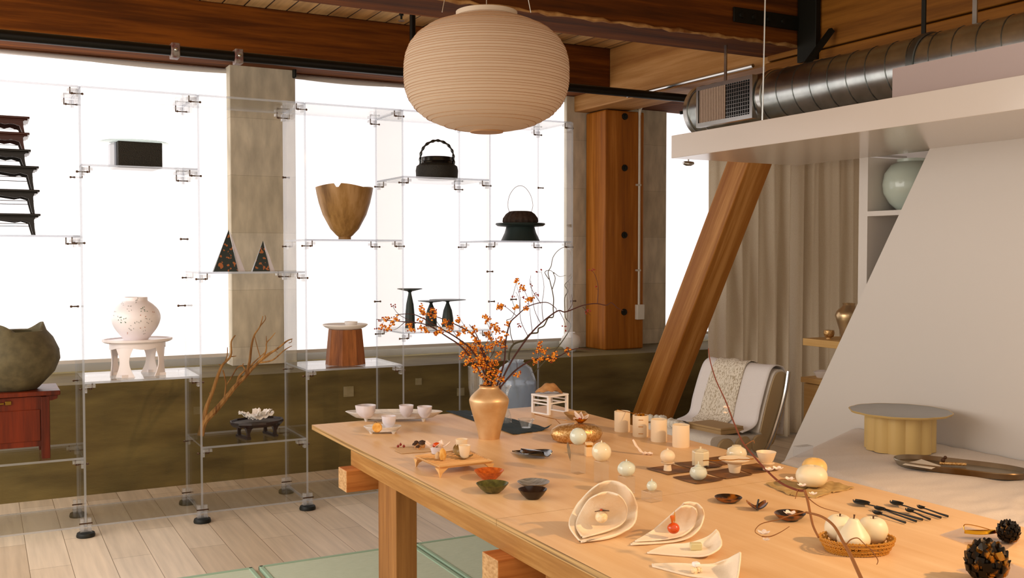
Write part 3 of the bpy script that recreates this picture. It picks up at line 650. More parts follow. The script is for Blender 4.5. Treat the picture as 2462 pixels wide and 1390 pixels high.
# pyramids
for px, w_, h_, lab in ((545,32,100,'taller black pyramid with orange speckles beside clear wedge'),(629,23,73,'shorter black pyramid with orange speckles on the acrylic shelf')):
    p = SH(px, LV[2][1], 6.1); s = mpp(p); t = thing('speckled_pyramid', lab, 'pyramid', p, R(-8)); a = w_*s; h = h_*s
    q = MB(); V = [q.b.verts.new(v) for v in ((-a,-a*.6,0),(a*.75,-a*.6,0),(a*.75,a*.6,0),(-a,a*.6,0),(a*.15,0,h))]
    for f in ((0,1,4),(1,2,4),(2,3,4),(3,0,4),(3,2,1,0)): q.face([V[i] for i in f])
    obj('stone_body', q, M_SPEC, t, smooth=False)
    q = MB(); V = [q.b.verts.new(v) for v in ((a*.78,-a*.6,0),(a*1.3,-a*.3,0),(a*1.3,a*.6,0),(a*.78,a*.6,0),(a*.2,0,h))]
    for f in ((0,1,4),(1,2,4),(2,3,4),(3,0,4),(3,2,1,0)): q.face([V[i] for i in f])
    obj('clear_wedge', q, mat('frosted_wedge', 'e9e4ea', .2, trans=.3), t, smooth=False)
# figured wooden bowl
p = SH(829, LV[3][1]); s = mpp(p)
def notch(a, r, z, k):
    if k in (9, 10):
        z += (3*math.sin(a*2)+2*math.sin(a*3+1))*s
        d = abs(((a-R(238)+math.pi) % (2*math.pi))-math.pi)
        if d < .09: z -= 9*s
    return r, z
pr = [(0,0),(15,0),(15,7),(20,11),(34,26),(52,60),(61,88),(66,110),(68,122),(68.5,127),(66,127),(62,110),(48,60),(20,20),(0,18)]
t = lathe_thing('carved_wooden_bowl', 'tall carved figured wooden bowl with a notched rim on acrylic shelf', 'bowl', p, pr, M_OLIVE, 72, wob=notch)
# stool, plate, cup
p = SH(829, LV[3][0]); s = mpp(p); h = 84*s
t = thing('wooden_stool', 'octagonal tapered walnut pedestal holding a white plate', 'pedestal', p, R(18))
obj('body', MB().lathe([(0,0),(48*s,0),(40*s,h),(0,h)], 8), M_STOOL, t, smooth=False)
p1 = Vector((p.x, p.y, p.z+h)); s = mpp(p1)
o = lathe_thing('white_plate', 'round matte white plate on the walnut pedestal', 'plate', p1, [(0,0),(36,0),(48,5),(54,10),(53,12),(46,8),(0,5)], M_PORC, 48, part=None)
p2 = p1+RT*(14*s)+Vector((0,0,5*s)); lathe_thing('small_bowl', 'tiny white bowl standing on the white plate', 'bowl', p2, [(0,0),(9,0),(14,5),(16,13),(15,13),(12,5),(0,3)], M_PORC, 28, part=None)
# basket
p = SH(1051, LV[4][1]); s = mpp(p); t = thing('black_basket', 'black lidded basket with an arched handle on the acrylic shelf', 'basket', p)
obj('body', MB().lathe([(r*s, z*s) for r, z in ((0,0),(46,0),(50,4),(51,22),(49,32),(42,37),(36,39),(0,39))], 48), M_BLACKW, t)
obj('collar', MB().lathe([(r*s, z*s) for r, z in ((0,37),(38,37),(39,39),(38,43),(39,44),(38,52),(39,53),(37,54),(0,54))], 48), M_BLACK, t)
pts = [Vector((-40*s,0,32*s)),Vector((-40*s,0,50*s)),Vector((-37*s,0,68*s)),Vector((-26*s,0,84*s)),Vector((-8*s,0,93*s)),Vector((8*s,0,93*s)),Vector((26*s,0,84*s)),Vector((37*s,0,68*s)),Vector((40*s,0,50*s)),Vector((40*s,0,32*s))]
sp = spline(pts, 6); hd = obj('handle', MB().tube(sp, [3*s*(1+.3*math.sin(i*1.4)) for i in range(len(sp))], 8), M_BLACK, t); hd.rotation_euler = (0,0,YAW)
# black stand, pleated bag, wire handle
p = SH(1251, LV[5][1]); s = mpp(p); t = thing('flared_black_stand', 'black flared pedestal with a wide flat brim on the acrylic shelf', 'stand', p)
obj('base', MB().lathe([(r*s, z*s) for r, z in ((0,0),(47,0),(46,3),(38,20),(34,34),(0,34))], 40), M_BLACKD, t)
obj('brim', MB().lathe([(r*s, z*s) for r, z in ((0,34),(36,34),(55,36),(60,40),(59,43),(40,41),(0,41))], 48), M_BLACKD, t)
p1 = Vector((p.x, p.y, p.z+41*s)); t = thing('pleated_pouch', 'brown pleated cloth pouch with a thin twisted wire handle', 'pouch', p1)
obj('pouch_body', MB().lathe([(r*s, z*s) for r, z in ((0,0),(38,0),(42,6),(41,14),(34,24),(26,30),(20,31),(0,28))], 72, wob=lambda a, r, z, k: (r*(1+.035*math.sin(a*18)), z)), M_PLEAT, t)
sp = spline([Vector((x*s,0,z*s)) for x, z in ((-26,28),(-30,45),(-26,68),(-14,86),(0,92),(13,86),(25,68),(30,45),(26,28))], 8)
hd = obj('wire_handle', MB().tube(sp, .0018, 5), mat('pale_wire', '8b8480', .4, metal=.8), t); hd.rotation_euler = (0,0,YAW)
# black pedestal dishes
for k, (px, top, rpx, base, fat, dy, lab) in enumerate(((985,700,30,795,12,6.1,'tallest slim dark pedestal dish, left of the three'),(1036,732,32,793,14,6.2,'shortest dark pedestal dish, middle of the three'),(1076,726,44,791,14,6.1,'dark pedestal dish with the widest plate, right of the three'))):
    p = SH(px, LV[4][0]+.012, dy); s = mpp(p); h = (base-top)*s
    t = thing('pedestal_dish', lab, 'pedestal dish', p, 0, 'dark pedestal dishes')
    obj('stem', MB().lathe([(0,0),(fat*s,0),(fat*s*.97,h*.3),(fat*s*.75,h*.6),(4*s,h*.86),(3.5*s,h*.9),(7*s,h*.94),(0,h*.94)], 28), M_BLACKD, t)
    obj('dish', MB().lathe([(0,h*.93),(8*s,h*.93),(rpx*s,h*.985),(rpx*s,h),(0,h*.965)], 40), M_BLACKD, t)
    o = one('white_riser', MB().lathe([(0,0),((fat+1)*s,0),((fat+1)*s,.011),(0,.011)], 24), M_PORC, 'thin white disc riser under the '+('left','middle','right')[k]+' dark pedestal dish', 'riser'); o.location = p-Vector((0,0,.0115))
# glass jar with willow on lowest shelf of the last bay
pj = SH(1240, LV[5][0]); pj.x = max(pj.x, 3.18); s = mpp(pj); hz = on(1240, 866, 1, pj.y).z-LV[5][0]
t = thing('glass_jar', 'large round hazy glass jar holding grey curly willow', 'jar', pj)
r0 = .15
obj('body', MB().lathe([(0,0),(r0*.55,0),(r0*.8,hz*.12),(r0,hz*.42),(r0*.97,hz*.62),(r0*.75,hz*.86),(r0*.36,hz*.96),(r0*.38,hz),(r0*.35,hz),(r0*.33,hz*.95),(r0*.7,hz*.85),(r0*.93,hz*.6),(r0*.95,hz*.42),(r0*.75,hz*.14),(0,hz*.03)], 48), M_GLASSJ, t)
obj('water', MB().lathe([(0,hz*.04),(r0*.72,hz*.15),(r0*.93,hz*.42),(r0*.92,hz*.58),(0,hz*.58)], 40), clear('jar_water', tint=(.82,.87,.93), ior=1.2, haze=.25, hazecol='b9cbdc'), t)
W0 = depth(pj)
def wl_(lab, L):
    t = thing('willow_branch', lab, 'branch', (0,0,0), 0, 'curly willow branches')
    for pts, r0, r1 in L:
        sp = spline([dp(x, y, W0) for x, y in pts], 5); obj('limb', MB().tube(sp, taper(len(sp), r0, r1), 6), M_WILLOW, t)
wl_('grey curly willow branch rising tallest from the glass jar', [([(1248,960),(1240,930),(1226,880),(1224,850),(1235,828),(1260,818),(1275,803),(1292,800),(1295,790),(1308,783),(1318,765),(1330,762),(1330,740),(1331,720),(1328,700),(1322,675),(1318,655),(1325,640),(1330,618),(1345,600),(1368,590)], .008, .002),([(1328,695),(1335,670),(1330,655),(1345,665),(1360,662)], .003,.0015),([(1320,672),(1310,655),(1322,650),(1333,658)], .003,.0015)])
wl_('thin grey curly willow twig left of the tall one', [([(1236,830),(1228,805),(1225,780),(1218,770),(1230,765),(1238,745),(1232,722),(1236,700),(1242,680),(1250,672)], .003, .0015)])
wl_('grey curly willow branch nearest the shelf end panel', [([(1240,940),(1300,880),(1345,830),(1372,785),(1360,765),(1358,740),(1358,715),(1365,700),(1358,685),(1372,670),(1376,662)], .004, .002)])
# white jar on the sill
p = on(1372, 848, 2, .72); p = Vector((on(1372, 830, 1, 7.35).x, 7.35, .72)); s = mpp(p)
lathe_thing('white_moon_jar', 'small white round jar on the concrete sill right of shelving', 'jar', p, [(0,0),(11,0),(20,10),(24,23),(21,36),(12,43),(11,46),(9,46),(0,38)], M_PORC, 36, part=None)

# ================= LANTERN =================
LC = dp(1170, 178, 4.3); s = mpp(LC); RL = 199*s; HL = 140*s
t = thing('paper_lantern', 'large oval ribbed paper lantern hanging over the table', 'lantern', LC)
prof = []; n = 44
for k in range(n+1):
    u = -1+2*k/n; z = HL*u*.98
    r = RL*(1-abs(u)**2.6)**(1/2.25); r = max(r, (.36 if u > 0 else .19)*RL)
    if k > 0: prof.append(((prof[-1][0]+r)/2*.994, z-HL/n))
    prof.append((r, z))
q = MB(); rings = [[Vector((r*math.cos(2*math.pi*i/72), r*math.sin(2*math.pi*i/72), z)) for i in range(72)] for r, z in prof]; q.loft(rings, False, False)
obj('paper_shade', q, M_PAPER, t, ang=25)
q = MB()
for k in range(1, n):
    u = -1+2*k/n; r = max(RL*(1-abs(u)**2.6)**(1/2.25), (.36 if u > 0 else .19)*RL)
    q.tube([(math.cos(i*math.pi/36)*r, math.sin(i*math.pi/36)*r, HL*u*.98+.0015*math.sin(k*1.7+i*math.pi/36)) for i in range(73)], .0012, 4)
obj('bamboo_ribs', q, mat('lantern_rib', 'a67d55', .7), t)
rt = RL*.36
obj('top_ring', MB().lathe([(rt*1.0,HL*.97),(rt*1.03,HL*.97),(rt*1.03,HL*1.05),(rt*.98,HL*1.06),(rt*.3,HL*1.13),(0,HL*1.14),(0,HL*1.12),(rt*.96,HL*1.03)], 48), mat('lantern_cap', 'c9b7a0', .5), t)
rb = RL*.19*1.0
obj('bottom_ring', MB().lathe([(rb*.9,-HL*1.0),(rb*1.05,-HL*1.0),(rb*1.05,-HL*.97),(rb*.9,-HL*.97)], 36), mat('lantern_rib', ''), t)
for dx in (-.19, 0, .19):
    obj('cord', MB().tube([(dx*.9, dx*-.45, HL*1.05), (dx*.25, dx*-.12, 3.29-LC.z)], .0022, 5), M_STEEL, t)
# ================= TABLE, MATS =================
for i, (x0, x1, lab) in enumerate(((-.2,1.155,'left of the table, cut by the frame edge'),(1.185,2.0,'under the near table post'),(2.015,2.9,'right one under the table'))):
    t = thing('tatami_mat', 'pale green tatami floor mat, '+lab, 'mat', ((x0+x1)/2, 3.2, 0), 0, 'tatami mats'); h = (x1-x0)/2
    obj('weave', MB().box(-h+.02, -1.66, .0, h-.02, 1.655, .018), M_TAT, t, smooth=False)
    for a in (-1, 1): obj('border', MB().box(a*h-.022, -1.67, 0, a*h+.0, 1.67, .022) if a > 0 else MB().box(-h, -1.67, 0, -h+.022, 1.67, .022), M_TATB, t, bevel=.004, smooth=False)
    obj('border', MB().box(-h, 1.65, 0, h, 1.672, .022), M_TATB, t, bevel=.004, smooth=False)
tb = thing('display_table', 'long plywood table on timber trestles covered with small wares', 'table', (2.04, 2.6, 0))
X0, X1 = 1.37-2.04, 2.70-2.04
for y0, y1 in ((2.668-2.6, 4.575-2.6), (.75-2.6, 2.666-2.6)):
    obj('tabletop', MB().box(X0, y0, .728, X1, y1, .75, 0, edge=1), [M_PLY, M_PLYEDGE], tb, smooth=False)
obj('side_rail', MB().box(X0+.012, -1.85, .655, X0+.07, 1.45, .728), M_RAIL, tb, bevel=.002, smooth=False)
obj('side_rail', MB().box(X1-.07, -1.85, .655, X1-.012, 1.45, .728), M_RAIL, tb, bevel=.002, smooth=False)
for y in (1.34, -.03):
    c = MB(); c.box(-.715, y, .565, .72, y+.105, .655, 0); o = obj('cross_timber', c, [M_TIMX, M_ENDG], tb, bevel=.003, smooth=False)
    for pl in o.data.polygons:
        if abs(pl.normal.x) > .9: pl.material_index = 1
for y in (1.075, -.31):
    for x in (-.60, .51): obj('leg', MB().box(x, y, 0.023, x+.09, y+.20, .655), M_LEGW, tb, bevel=.003, smooth=False)

def TT(px, py, up=0): p = T(px, py, TZ); return p
def lt(name, lab, cat, px, py, prof, m, seg=36, part=None, **k):
    """lathe thing standing on the table; py is the centre of its foot"""
    return lathe_thing(name, lab, cat, T(px, py), prof, m, seg, part=part, **k)
# glass tray set
def longtray(px0, px1, py, lab, h, asp, name='glass_tray', rz=0, seg=40):
    c = T((px0+px1)/2, py); s = mpp(c); L_ = (px1-px0)/2*s
    t = thing(name, lab, 'tray', c, YAW+rz)
    def ol(a, k): return (math.cos(a)*L_*k*(1+.03*math.sin(3*a)), math.sin(a)*asp*k*(1+.06*math.sin(2*a+1)))
    q = MB(); rings = []
    for k, z in ((.0,h*.42),(.55,h*.2),(.8,h*.35),(1,h*.95),(.985,h),(.8,h*.72),(.5,h*.6),(0,h*.6)):
        rings.append([Vector((*ol(2*math.pi*i/seg, max(k,.001)), z)) for i in range(seg)])
    obj('body', q.loft(rings), M_ICE, t)
    for sx, sy in ((-.55,-.4),(.62,-.45),(.6,.45),(-.6,.45)): obj('foot', MB().lathe([(0,0),(.006,0),(.012,h*.35),(0,h*.4)], 10, (sx*L_, sy*asp, 0)), M_ICE, t)
    return t, c, s
longtray(830, 1064, 1011, 'long wavy-edged clear glass tray holding three frosted cups', .045, .075)
longtray(874, 965, 1041, 'small shallow glass dish holding one frosted cup and a dried pod', .032, .055)
def cup(px, base, top, rp, lab, spout=0):
    c0 = T(px, base+8); z = .03 if base < 1015 else .022
    c = T(px, base, TZ+z); s = mpp(c); h = (base-top)*s
    wob = (lambda a, r, z, k: (r*(1+.28*spout*max(0, math.cos(a-R(170)-0))**14), z)) if spout else None
    return lathe_thing('frosted_glass_cup', lab, 'cup', c, [(0,0),(rp*.42,0),(rp*.62,4),(rp*.9,h/s*.45),(rp,h/s),(rp*.93,h/s),(rp*.8,h/s*.45),(0,6)], M_FROST, 32, part=None, wob=wob, group='frosted glass cups')
cup(882, 1004, 974, 22, 'spouted frosted glass pitcher, leftmost on the long tray', 1)
cup(977, 1002, 974, 17.5, 'frosted glass cup in the middle of the long tray')
cup(1021, 1004, 977, 18, 'frosted glass cup at the right end of the long tray')
cup(935, 1028, 1000, 17.5, 'frosted glass cup on the small glass dish')
c = T(907, 1040, TZ+.022); s = mpp(c); t = thing('dried_fruit_slice', 'round dried orange slice leaning on the small glass dish', 'dried fruit', c, YAW)
obj('slice', MB().lathe([(0,-.006),(10.5*s,-.006),(12*s,0),(10.5*s,.006),(0,.006)], 24), M_DRIED, t).rotation_euler = (R(78), 0, 0)
t.children[0].location = (0, 0, 12*s)
obj('stem', MB().tube([(0,0,23*s),(-.005,0,26*s),(-.014,0,25*s)], .0012, 5), M_STEM, t)
# navy cloth
cl = [T(1072,990), T(1150,988), T(1326,1034), T(1235,1046)]
def cf(u, v):
    a = cl[0].lerp(cl[1], v); b_ = cl[3].lerp(cl[2], v); p = a.lerp(b_, u); e = .004*math.sin(v*60)*u*0+.003*math.sin(u*40)*(1 if v > .97 else 0)
    z = TZ+.003+.0015*math.sin(u*9+v*14)+.001*math.sin(v*33) + (.022*max(0, (u-.93)/.07)*max(0, (v-.8)/.2))
    return (p.x+e, p.y+.003*math.sin(v*40)*(1 if u > .97 else 0), z)
one('navy_cloth', MB().sheet(cf, 60, 30, .002), M_NAVY, 'dark navy linen runner lying under the glassware', 'cloth')
# glassware on it
lt('glass_goblet', 'tall stemmed clear goblet left behind the gold vase', 'glass', 1146, 1001, [(0,0),(17,0),(17,1),(4,4),(3,20),(6,32),(16,45),(20,70),(21,120),(20,120),(18,70),(13,46),(0,36)], M_GLASS, 32)
lt('glass_carafe', 'clear glass carafe right behind the gold vase', 'glass', 1214, 1018, [(0,0),(15,0),(17,3),(14,22),(8,38),(7,60),(10,82),(16,92),(15,92),(9,82),(6,60),(7,38),(12,22),(0,4)], M_GLASS, 32, wob=lambda a, r, z, k: (r*(1+.07*math.sin(a*6)*(k in (6,7,8))), z))
lt('glass_cup', 'small clear glass cup with wavy rim on the navy cloth', 'glass', 1265, 1032, [(0,0),(12,0),(12,2),(15,15),(18,23),(20,24),(19,25),(14,16),(11,4),(0,4)], M_GLASS, 32, wob=lambda a, r, z, k: (r*(1+.08*math.sin(a*6)*(k in (3,4,5,6))), z))
# gold vase
v0 = T(1176, 1054); s = mpp(v0)
pr = [(0,0)]+[(a.x, a.y) for a in spline([(25,0,0),(31,28,0),(41,62,0),(47.5,88,0),(46,98,0),(38,108,0),(26,119,0),(23,124,0),(25,128,0)], 5)]+[(23,128),(21,124),(34,105),(42,92),(0,6)]
t = thing('gold_vase', 'matte gold shouldered vase holding red-berried branches', 'vase', v0); obj('body', MB().lathe([(r*s, z*s) for r, z in pr], 56), M_GOLDV, t)
VD = depth(v0); mouth = (1178, 930)
random.seed(11)
bc = [(927,768),(952,770),(918,786),(934,790),(985,783),(1015,743),(1019,752),(1041,748),(1046,762),(1014,786),(1025,795),(1049,803),(1068,775),(1083,782),(1104,803),(1133,803),(1140,814),(1148,822),(1128,830),(1121,842),(1145,848),(1160,846),(1170,835),(1177,836),(1111,825),(1165,762),(1172,770),(1183,784),(1190,788),(1196,792),(1170,806),(1180,812),(1190,826),(1200,740),(1204,737),(1241,738),(1150,868),(1138,880),(1165,884),(1175,898),(1158,905),(1186,893),(1192,908),(1168,922),(1184,868),(1150,860),(1200,850),(1133,864),(1155,878),(1297,828),(1294,842),(1307,845),(1333,852),(1300,864),(1285,867),(1318,862),(1330,862),(1365,846),(1255,692),(1275,716),(1241,678),(1243,900),(1208,912),(1118,790),(1142,795),(1205,815),(1112,850),(1129,850),(1136,834),(1140,842),(1152,834),(1160,858),(1172,862),(1194,872),(1181,880),(1200,895),(1163,872),(1146,890),(1176,912),(1188,920),(1123,868),(1010,770),(1032,756),(1058,798),(992,790),(945,778),(1100,770),(1082,793),(1210,830),(1216,805),(1222,776),(1263,742),(1270,722)]
branches = [
 ('berry branch spreading lowest and furthest left from the gold vase', [(1175,930),(1120,845),(1075,810),(1022,780),(960,773),(905,768)], [[(1060,800),(1030,775),(1018,745)],[(1000,778),(960,757),(943,735)],[(975,773),(955,790),(945,792)]]),
 ('berry branch arching left above the lowest one', [(1180,930),(1140,850),(1102,815),(1060,790),(1010,762),(985,755),(950,757)], [[(1100,812),(1085,790),(1070,775)],[(1062,790),(1048,770),(1042,748)]]),
 ('berry branch crossing before the dark pedestal dishes', [(1184,930),(1165,860),(1140,808),(1105,785),(1050,762),(1008,755)], [[(1140,808),(1125,795),(1108,770)],[(1160,850),(1135,840),(1112,825)]]),
 ('short upright berry branch crowded with orange husks', [(1186,930),(1172,870),(1158,835),(1143,800),(1128,780)], [[(1172,870),(1190,830),(1165,762)],[(1165,850),(1140,850),(1120,842)],[(1160,840),(1178,810),(1190,790)]]),
 ('slim berry branch curving up and over to the right', [(1194,930),(1212,872),(1216,820),(1226,778),(1242,760),(1272,736),(1312,727),(1335,740),(1338,748)], [[(1242,760),(1215,738),(1200,740)],[(1250,752),(1250,715),(1243,690)],[(1272,736),(1268,715),(1257,692)],[(1300,730),(1276,690),(1276,662)],[(1222,800),(1195,792),(1170,770)],[(1216,820),(1200,830),(1170,806)]]),
 ('longest bare berry branch reaching right past the shelving', [(1199,930),(1230,868),(1270,810),(1300,778),(1340,748),(1360,750),(1400,735),(1432,730),(1457,734),(1470,728),(1484,740),(1498,747)], [[(1270,810),(1252,770),(1248,720),(1240,702)],[(1300,778),(1285,745),(1279,700),(1276,675)],[(1306,770),(1303,735),(1308,690),(1302,655)],[(1345,748),(1358,775),(1360,795)],[(1436,730),(1438,690),(1430,660),(1422,651)],[(1401,738),(1412,750),(1420,758)],[(1365,748),(1376,730),(1374,708)],[(1280,800),(1275,760),(1274,740)]]),
 ('low berry branch arching to the right over the sill', [(1204,930),(1238,892),(1275,868),(1300,862),(1340,858),(1365,845),(1390,838),(1420,842)], [[(1293,862),(1295,845),(1298,828)],[(1243,888),(1243,875),(1240,868)],[(1365,845),(1368,836),(1355,842)]]),
]
used = set()
for bi, (lab, main, twigs) in enumerate(branches):
    t = thing('berry_branch', lab, 'branch', (0,0,0), 0, 'red-berried branches in the gold vase'); dd = (bi-3)*.02
    def P3(pts, bend=.0): return spline([dp(x, y, VD + dd*min(1, (930-y)/60)) for x, y in pts], 6)
    m_ = P3(main); m_.insert(0, m_[0]*.5+(v0+Vector((0,0,.05)))*.5); obj('stem', MB().tube(m_, taper(len(m_), .0042, .0013), 6), M_TWIG, t)
    for tw in twigs: sp = P3(tw); obj('twig', MB().tube(sp, taper(len(sp), .0016, .0008), 5), M_TWIG, t)
    allp = [p for L_ in [main]+twigs for p in [( a[0]+(b_[0]-a[0])*k/6, a[1]+(b_[1]-a[1])*k/6) for a, b_ in zip(L_, L_[1:]) for k in range(7)]]
    branches[bi] = (t, allp, dd)
def cluster(t, x, y, dd, big):
    c = dp(x, y, VD+dd*min(1, max(0, (930-y)/60))); s = mpp(c); q = MB()
    for k in range(9 if big else 3):
        d = Vector((random.gauss(0,1), random.gauss(0,1), random.gauss(0,1)))*(4.6 if big else 2.2)*s
        q.ball(c+d, random.uniform(1.6,2.1)*s, 6, mi=0)
        if big:
            q.ball(c+d*.75+Vector((random.uniform(-3,3),0,random.uniform(-3,3)))*s, 2.8*s, 6, sz=.7, mi=1)
            n_ = d.normalized(); u = n_.orthogonal().normalized()
            for a in range(3):
                w_ = (u*math.cos(a*2.1+k)+n_.cross(u)*math.sin(a*2.1+k)); e = d+w_*3.6*s+n_*1.0*s
                f_ = w_.cross(n_)*1.5*s; v = [q.b.verts.new(c+z) for z in (d, d+w_*1.8*s+f_, e, d+w_*1.8*s-f_)]; q.face(v, 1)
                v2 = [q.b.verts.new(c+z-n_*.0006) for z in (d, d+w_*1.8*s+f_, e, d+w_*1.8*s-f_)]; q.face(v2[::-1], 1)
    return obj('berry_cluster', q, [M_BERRY, M_HUSK], t, ang=180)
extra = [(943,735),(950,737),(905,790),(912,772),(1302,648),(1290,654),(1250,700),(1277,684),(1289,706),(1360,795),(1358,783),(1422,650),(1428,649),(1433,694),(1414,748),(1409,750),(1246,780),(1250,784),(1235,715),(1257,716),(1267,735),(1256,690),(1292,712)]
for (x, y) in bc+extra:
    best = min(branches, key=lambda B: min((x-a)**2+(y-b_)**2 for a, b_ in B[1]))
    if len([c for c in best[0].children if c.name.startswith('berry')]) < 98:
        cluster(best[0], x, y, best[2], (x, y) not in extra)
        n_ = min(best[1], key=lambda p: (p[0]-x)**2+(p[1]-y)**2)
        if (n_[0]-x)**2+(n_[1]-y)**2 > 9:
            f = min(1, max(0, (930-y)/60)); obj('stalk', MB().tube([dp(*n_, VD+best[2]*f), dp(x, y, VD+best[2]*f)], .0007, 4), M_TWIG, best[0])
# mini stand and pod
c = T(1322, 992); s = mpp(c); t = thing('white_stand', 'small white wooden stand like a tiny table near the far corner', 'stand', c, R(14)); a, b_, h = 30*s, 27*s, 46*s
obj('top', MB().box(-a*1.15, -b_*1.1, h-.01, a*1.15, b_*1.1, h), M_PORC, t, bevel=.002, smooth=False)
for sx in (-1, 1):
    for sy in (-1, 1): obj('leg', MB().box(sx*a-.007, sy*b_-.007, 0, sx*a+.007, sy*b_+.007, h-.01), M_PORC, t, bevel=.0015, smooth=False)
    obj('stretcher', MB().box(sx*a-.004, -b_, h*.5, sx*a+.004, b_, h*.57).box(sx*a-.004, -b_, h*.68, sx*a+.004, b_, h*.74), M_PORC, t, smooth=False)
    obj('floor_rail', MB().box(sx*a-.006, -b_, 0, sx*a+.006, b_, .006), M_PORC, t, smooth=False)
    obj('end_stretcher', MB().box(-a, sx*b_-.004, h*.55, a, sx*b_+.004, h*.62), M_PORC, t, smooth=False)
def leaf(u, v): return (-.075+.15*u, (v-.5)*.09*math.sin(math.pi*min(1, u*.9+.08)), .008+.045*math.sin(math.pi*min(1, u*1.02))*(1-.8*(2*v-1)**2)+.003*math.sin(u*22)-.02*max(0, u-.75)*4)
o = one('dried_leaf', MB().sheet(leaf, 18, 10, .003), mat('dried_leaf_tan', 'b98a58', .7, c2='8f6234', scale=20, bump=.8), 'curled tan dried leaf lying on the small white stand', 'leaf'); o.location = (c.x, c.y, c.z+h); o.rotation_euler = (0,0,YAW+.2)
# leaf bowl, petal dish, twig
c = T(1385, 1010); s = mpp(c)
lathe_thing('leaf_bowl', 'shallow dried-leaf bowl with tan rim near the far table corner', 'bowl', c, [(0,0),(12,0),(20,8),(29,17),(28,18),(19,10),(0,3)], mat('leaf_bowl_tan', '8a6a3a', .6, c2='c29a6a', scale=14), 28, part=None, wob=lambda a, r, z, k: (r*(1+.07*math.sin(a*5)), z+.002*math.sin(a*3)))
sp = spline([T(1285,1013)+Vector((0,0,.035)), T(1330,1022)+Vector((0,0,.03)), T(1362,1034)+Vector((0,0,.045))], 8)
tw = thing('golden_twig', 'thin golden twig resting between glass cup and gold vessel', 'twig'); obj('stem', MB().tube(sp, .0018, 6), M_GOLD, tw)
obj('side_twig', MB().tube([sp[9], sp[9]+Vector((.01,-.03,-.02)), T(1352,1040)+Vector((0,0,.012))], .0012, 5), M_GOLD, tw)
# pebble vessel
c = T(1386, 1062); s = mpp(c)
t = thing('gold_pebble_vessel', 'flat rounded gold crackled vessel like a pebble', 'vessel', c, YAW+R(8))
obj('body', MB().lathe([(r*s, z*s) for r, z in ((0,0),(45,0),(58,7),(64,20),(60,31),(46,40),(20,44),(5,44),(5,46),(0,46))], 48, sy=.62, wob=lambda a, r, z, k: (r, z*(1-.0*math.cos(a)))), M_GOLDB, t)
c2 = Vector((c.x, c.y, c.z+45*s))+RT*(10*s)
t = thing('petal_dish', 'gold-lined dish with pale petals standing on the pebble vessel', 'dish', c2, YAW)
obj('bowl', MB().lathe([(0,0),(5*s,0),(14*s,7*s),(17*s,11*s),(16*s,12*s),(0,4*s)], 20), M_GOLD, t)
for k, (a, ln) in enumerate(((2.2,.045),(.6,.04),(1.5,.035),(2.9,.03))):
    def pf(u, v, a=a, ln=ln): w_ = .022*math.sin(math.pi*(.1+.85*u)); return (math.cos(a)*ln*u-(v-.5)*2*w_*.4, (v-.5)*w_*2, .012+math.sin(a)*ln*u*1.0+.004*math.cos(v*9+k))
    obj('petal', MB().sheet(pf, 8, 6, .0012), M_PETAL, t)
obj('red_centre', MB().ball((-.003,-.01,.02), .008, 8, sz=.6), mat('red_seed', '9e2010', .4), t)
# cylinders
for k, (px, by, ty, r, lab) in enumerate(((1496,1037,989,19,'cream ceramic cylinder cup furthest left in the row of four'),(1540,1049,998,19,'cream cylinder cup with three gilt dashes, holding gold'),(1584,1061,1008,19.5,'plain cream cylinder cup third in the row of four'),(1637,1074,1021,20.5,'plain cream cylinder cup nearest and rightmost of the row'))):
    c = T(px, by); s = mpp(c); h = (by-ty)*s*1.01
    t = thing('cylinder_cup', lab, 'cup', c, 0, 'cream cylinder cups')
    obj('body', MB().lathe([(0,0),(r*s*.96,0),(r*s,.003),(r*s,h-.001),(r*s-.002,h),(r*s-.004,h-.001),(r*s-.004,.006),(0,.006)], 40), M_CREAM, t)
    if k == 1:
        for z in (.18, .5, .82):
            q = MB().box(-.010, -.0008, -.0012, .010, .0008, .0012); o = obj('gilt_dash', q, M_GOLD, t, smooth=False); d = (-FW.x, -FW.y); n_ = math.hypot(*d)
            a = math.atan2(-FW.y, -FW.x)-.1; o.location = (math.cos(a)*(r*s), math.sin(a)*(r*s), h*z); o.rotation_euler = (0,0,a+math.pi/2)
        gd = thing('gold_leaf_tangle', 'crumpled polished gold leaf filling the dashed cylinder cup', 'ornament', (c.x, c.y, c.z+h-.004)); random.seed(5); q = MB()
        for _ in range(9): q.ball((random.uniform(-.018,.018), random.uniform(-.014,.014), random.uniform(0,.008)), random.uniform(.006,.01), 6, sz=.6)
        obj('leaf', q, M_GOLD, gd, ang=10)
s1 = T(1480,1037)+Vector((0,0,0)); z1 = TZ+48*mpp(s1)+.003
a = T(1484, 985, z1+.002); b_ = T(1532, 996, z1+.001)
q = MB().tube([a, b_], .0018, 6); q.ball(b_, .007, 8, sz=.6); one('gold_spoon', q, M_GOLD, 'slim gold spoon lying across the two left cylinder cups', 'spoon')
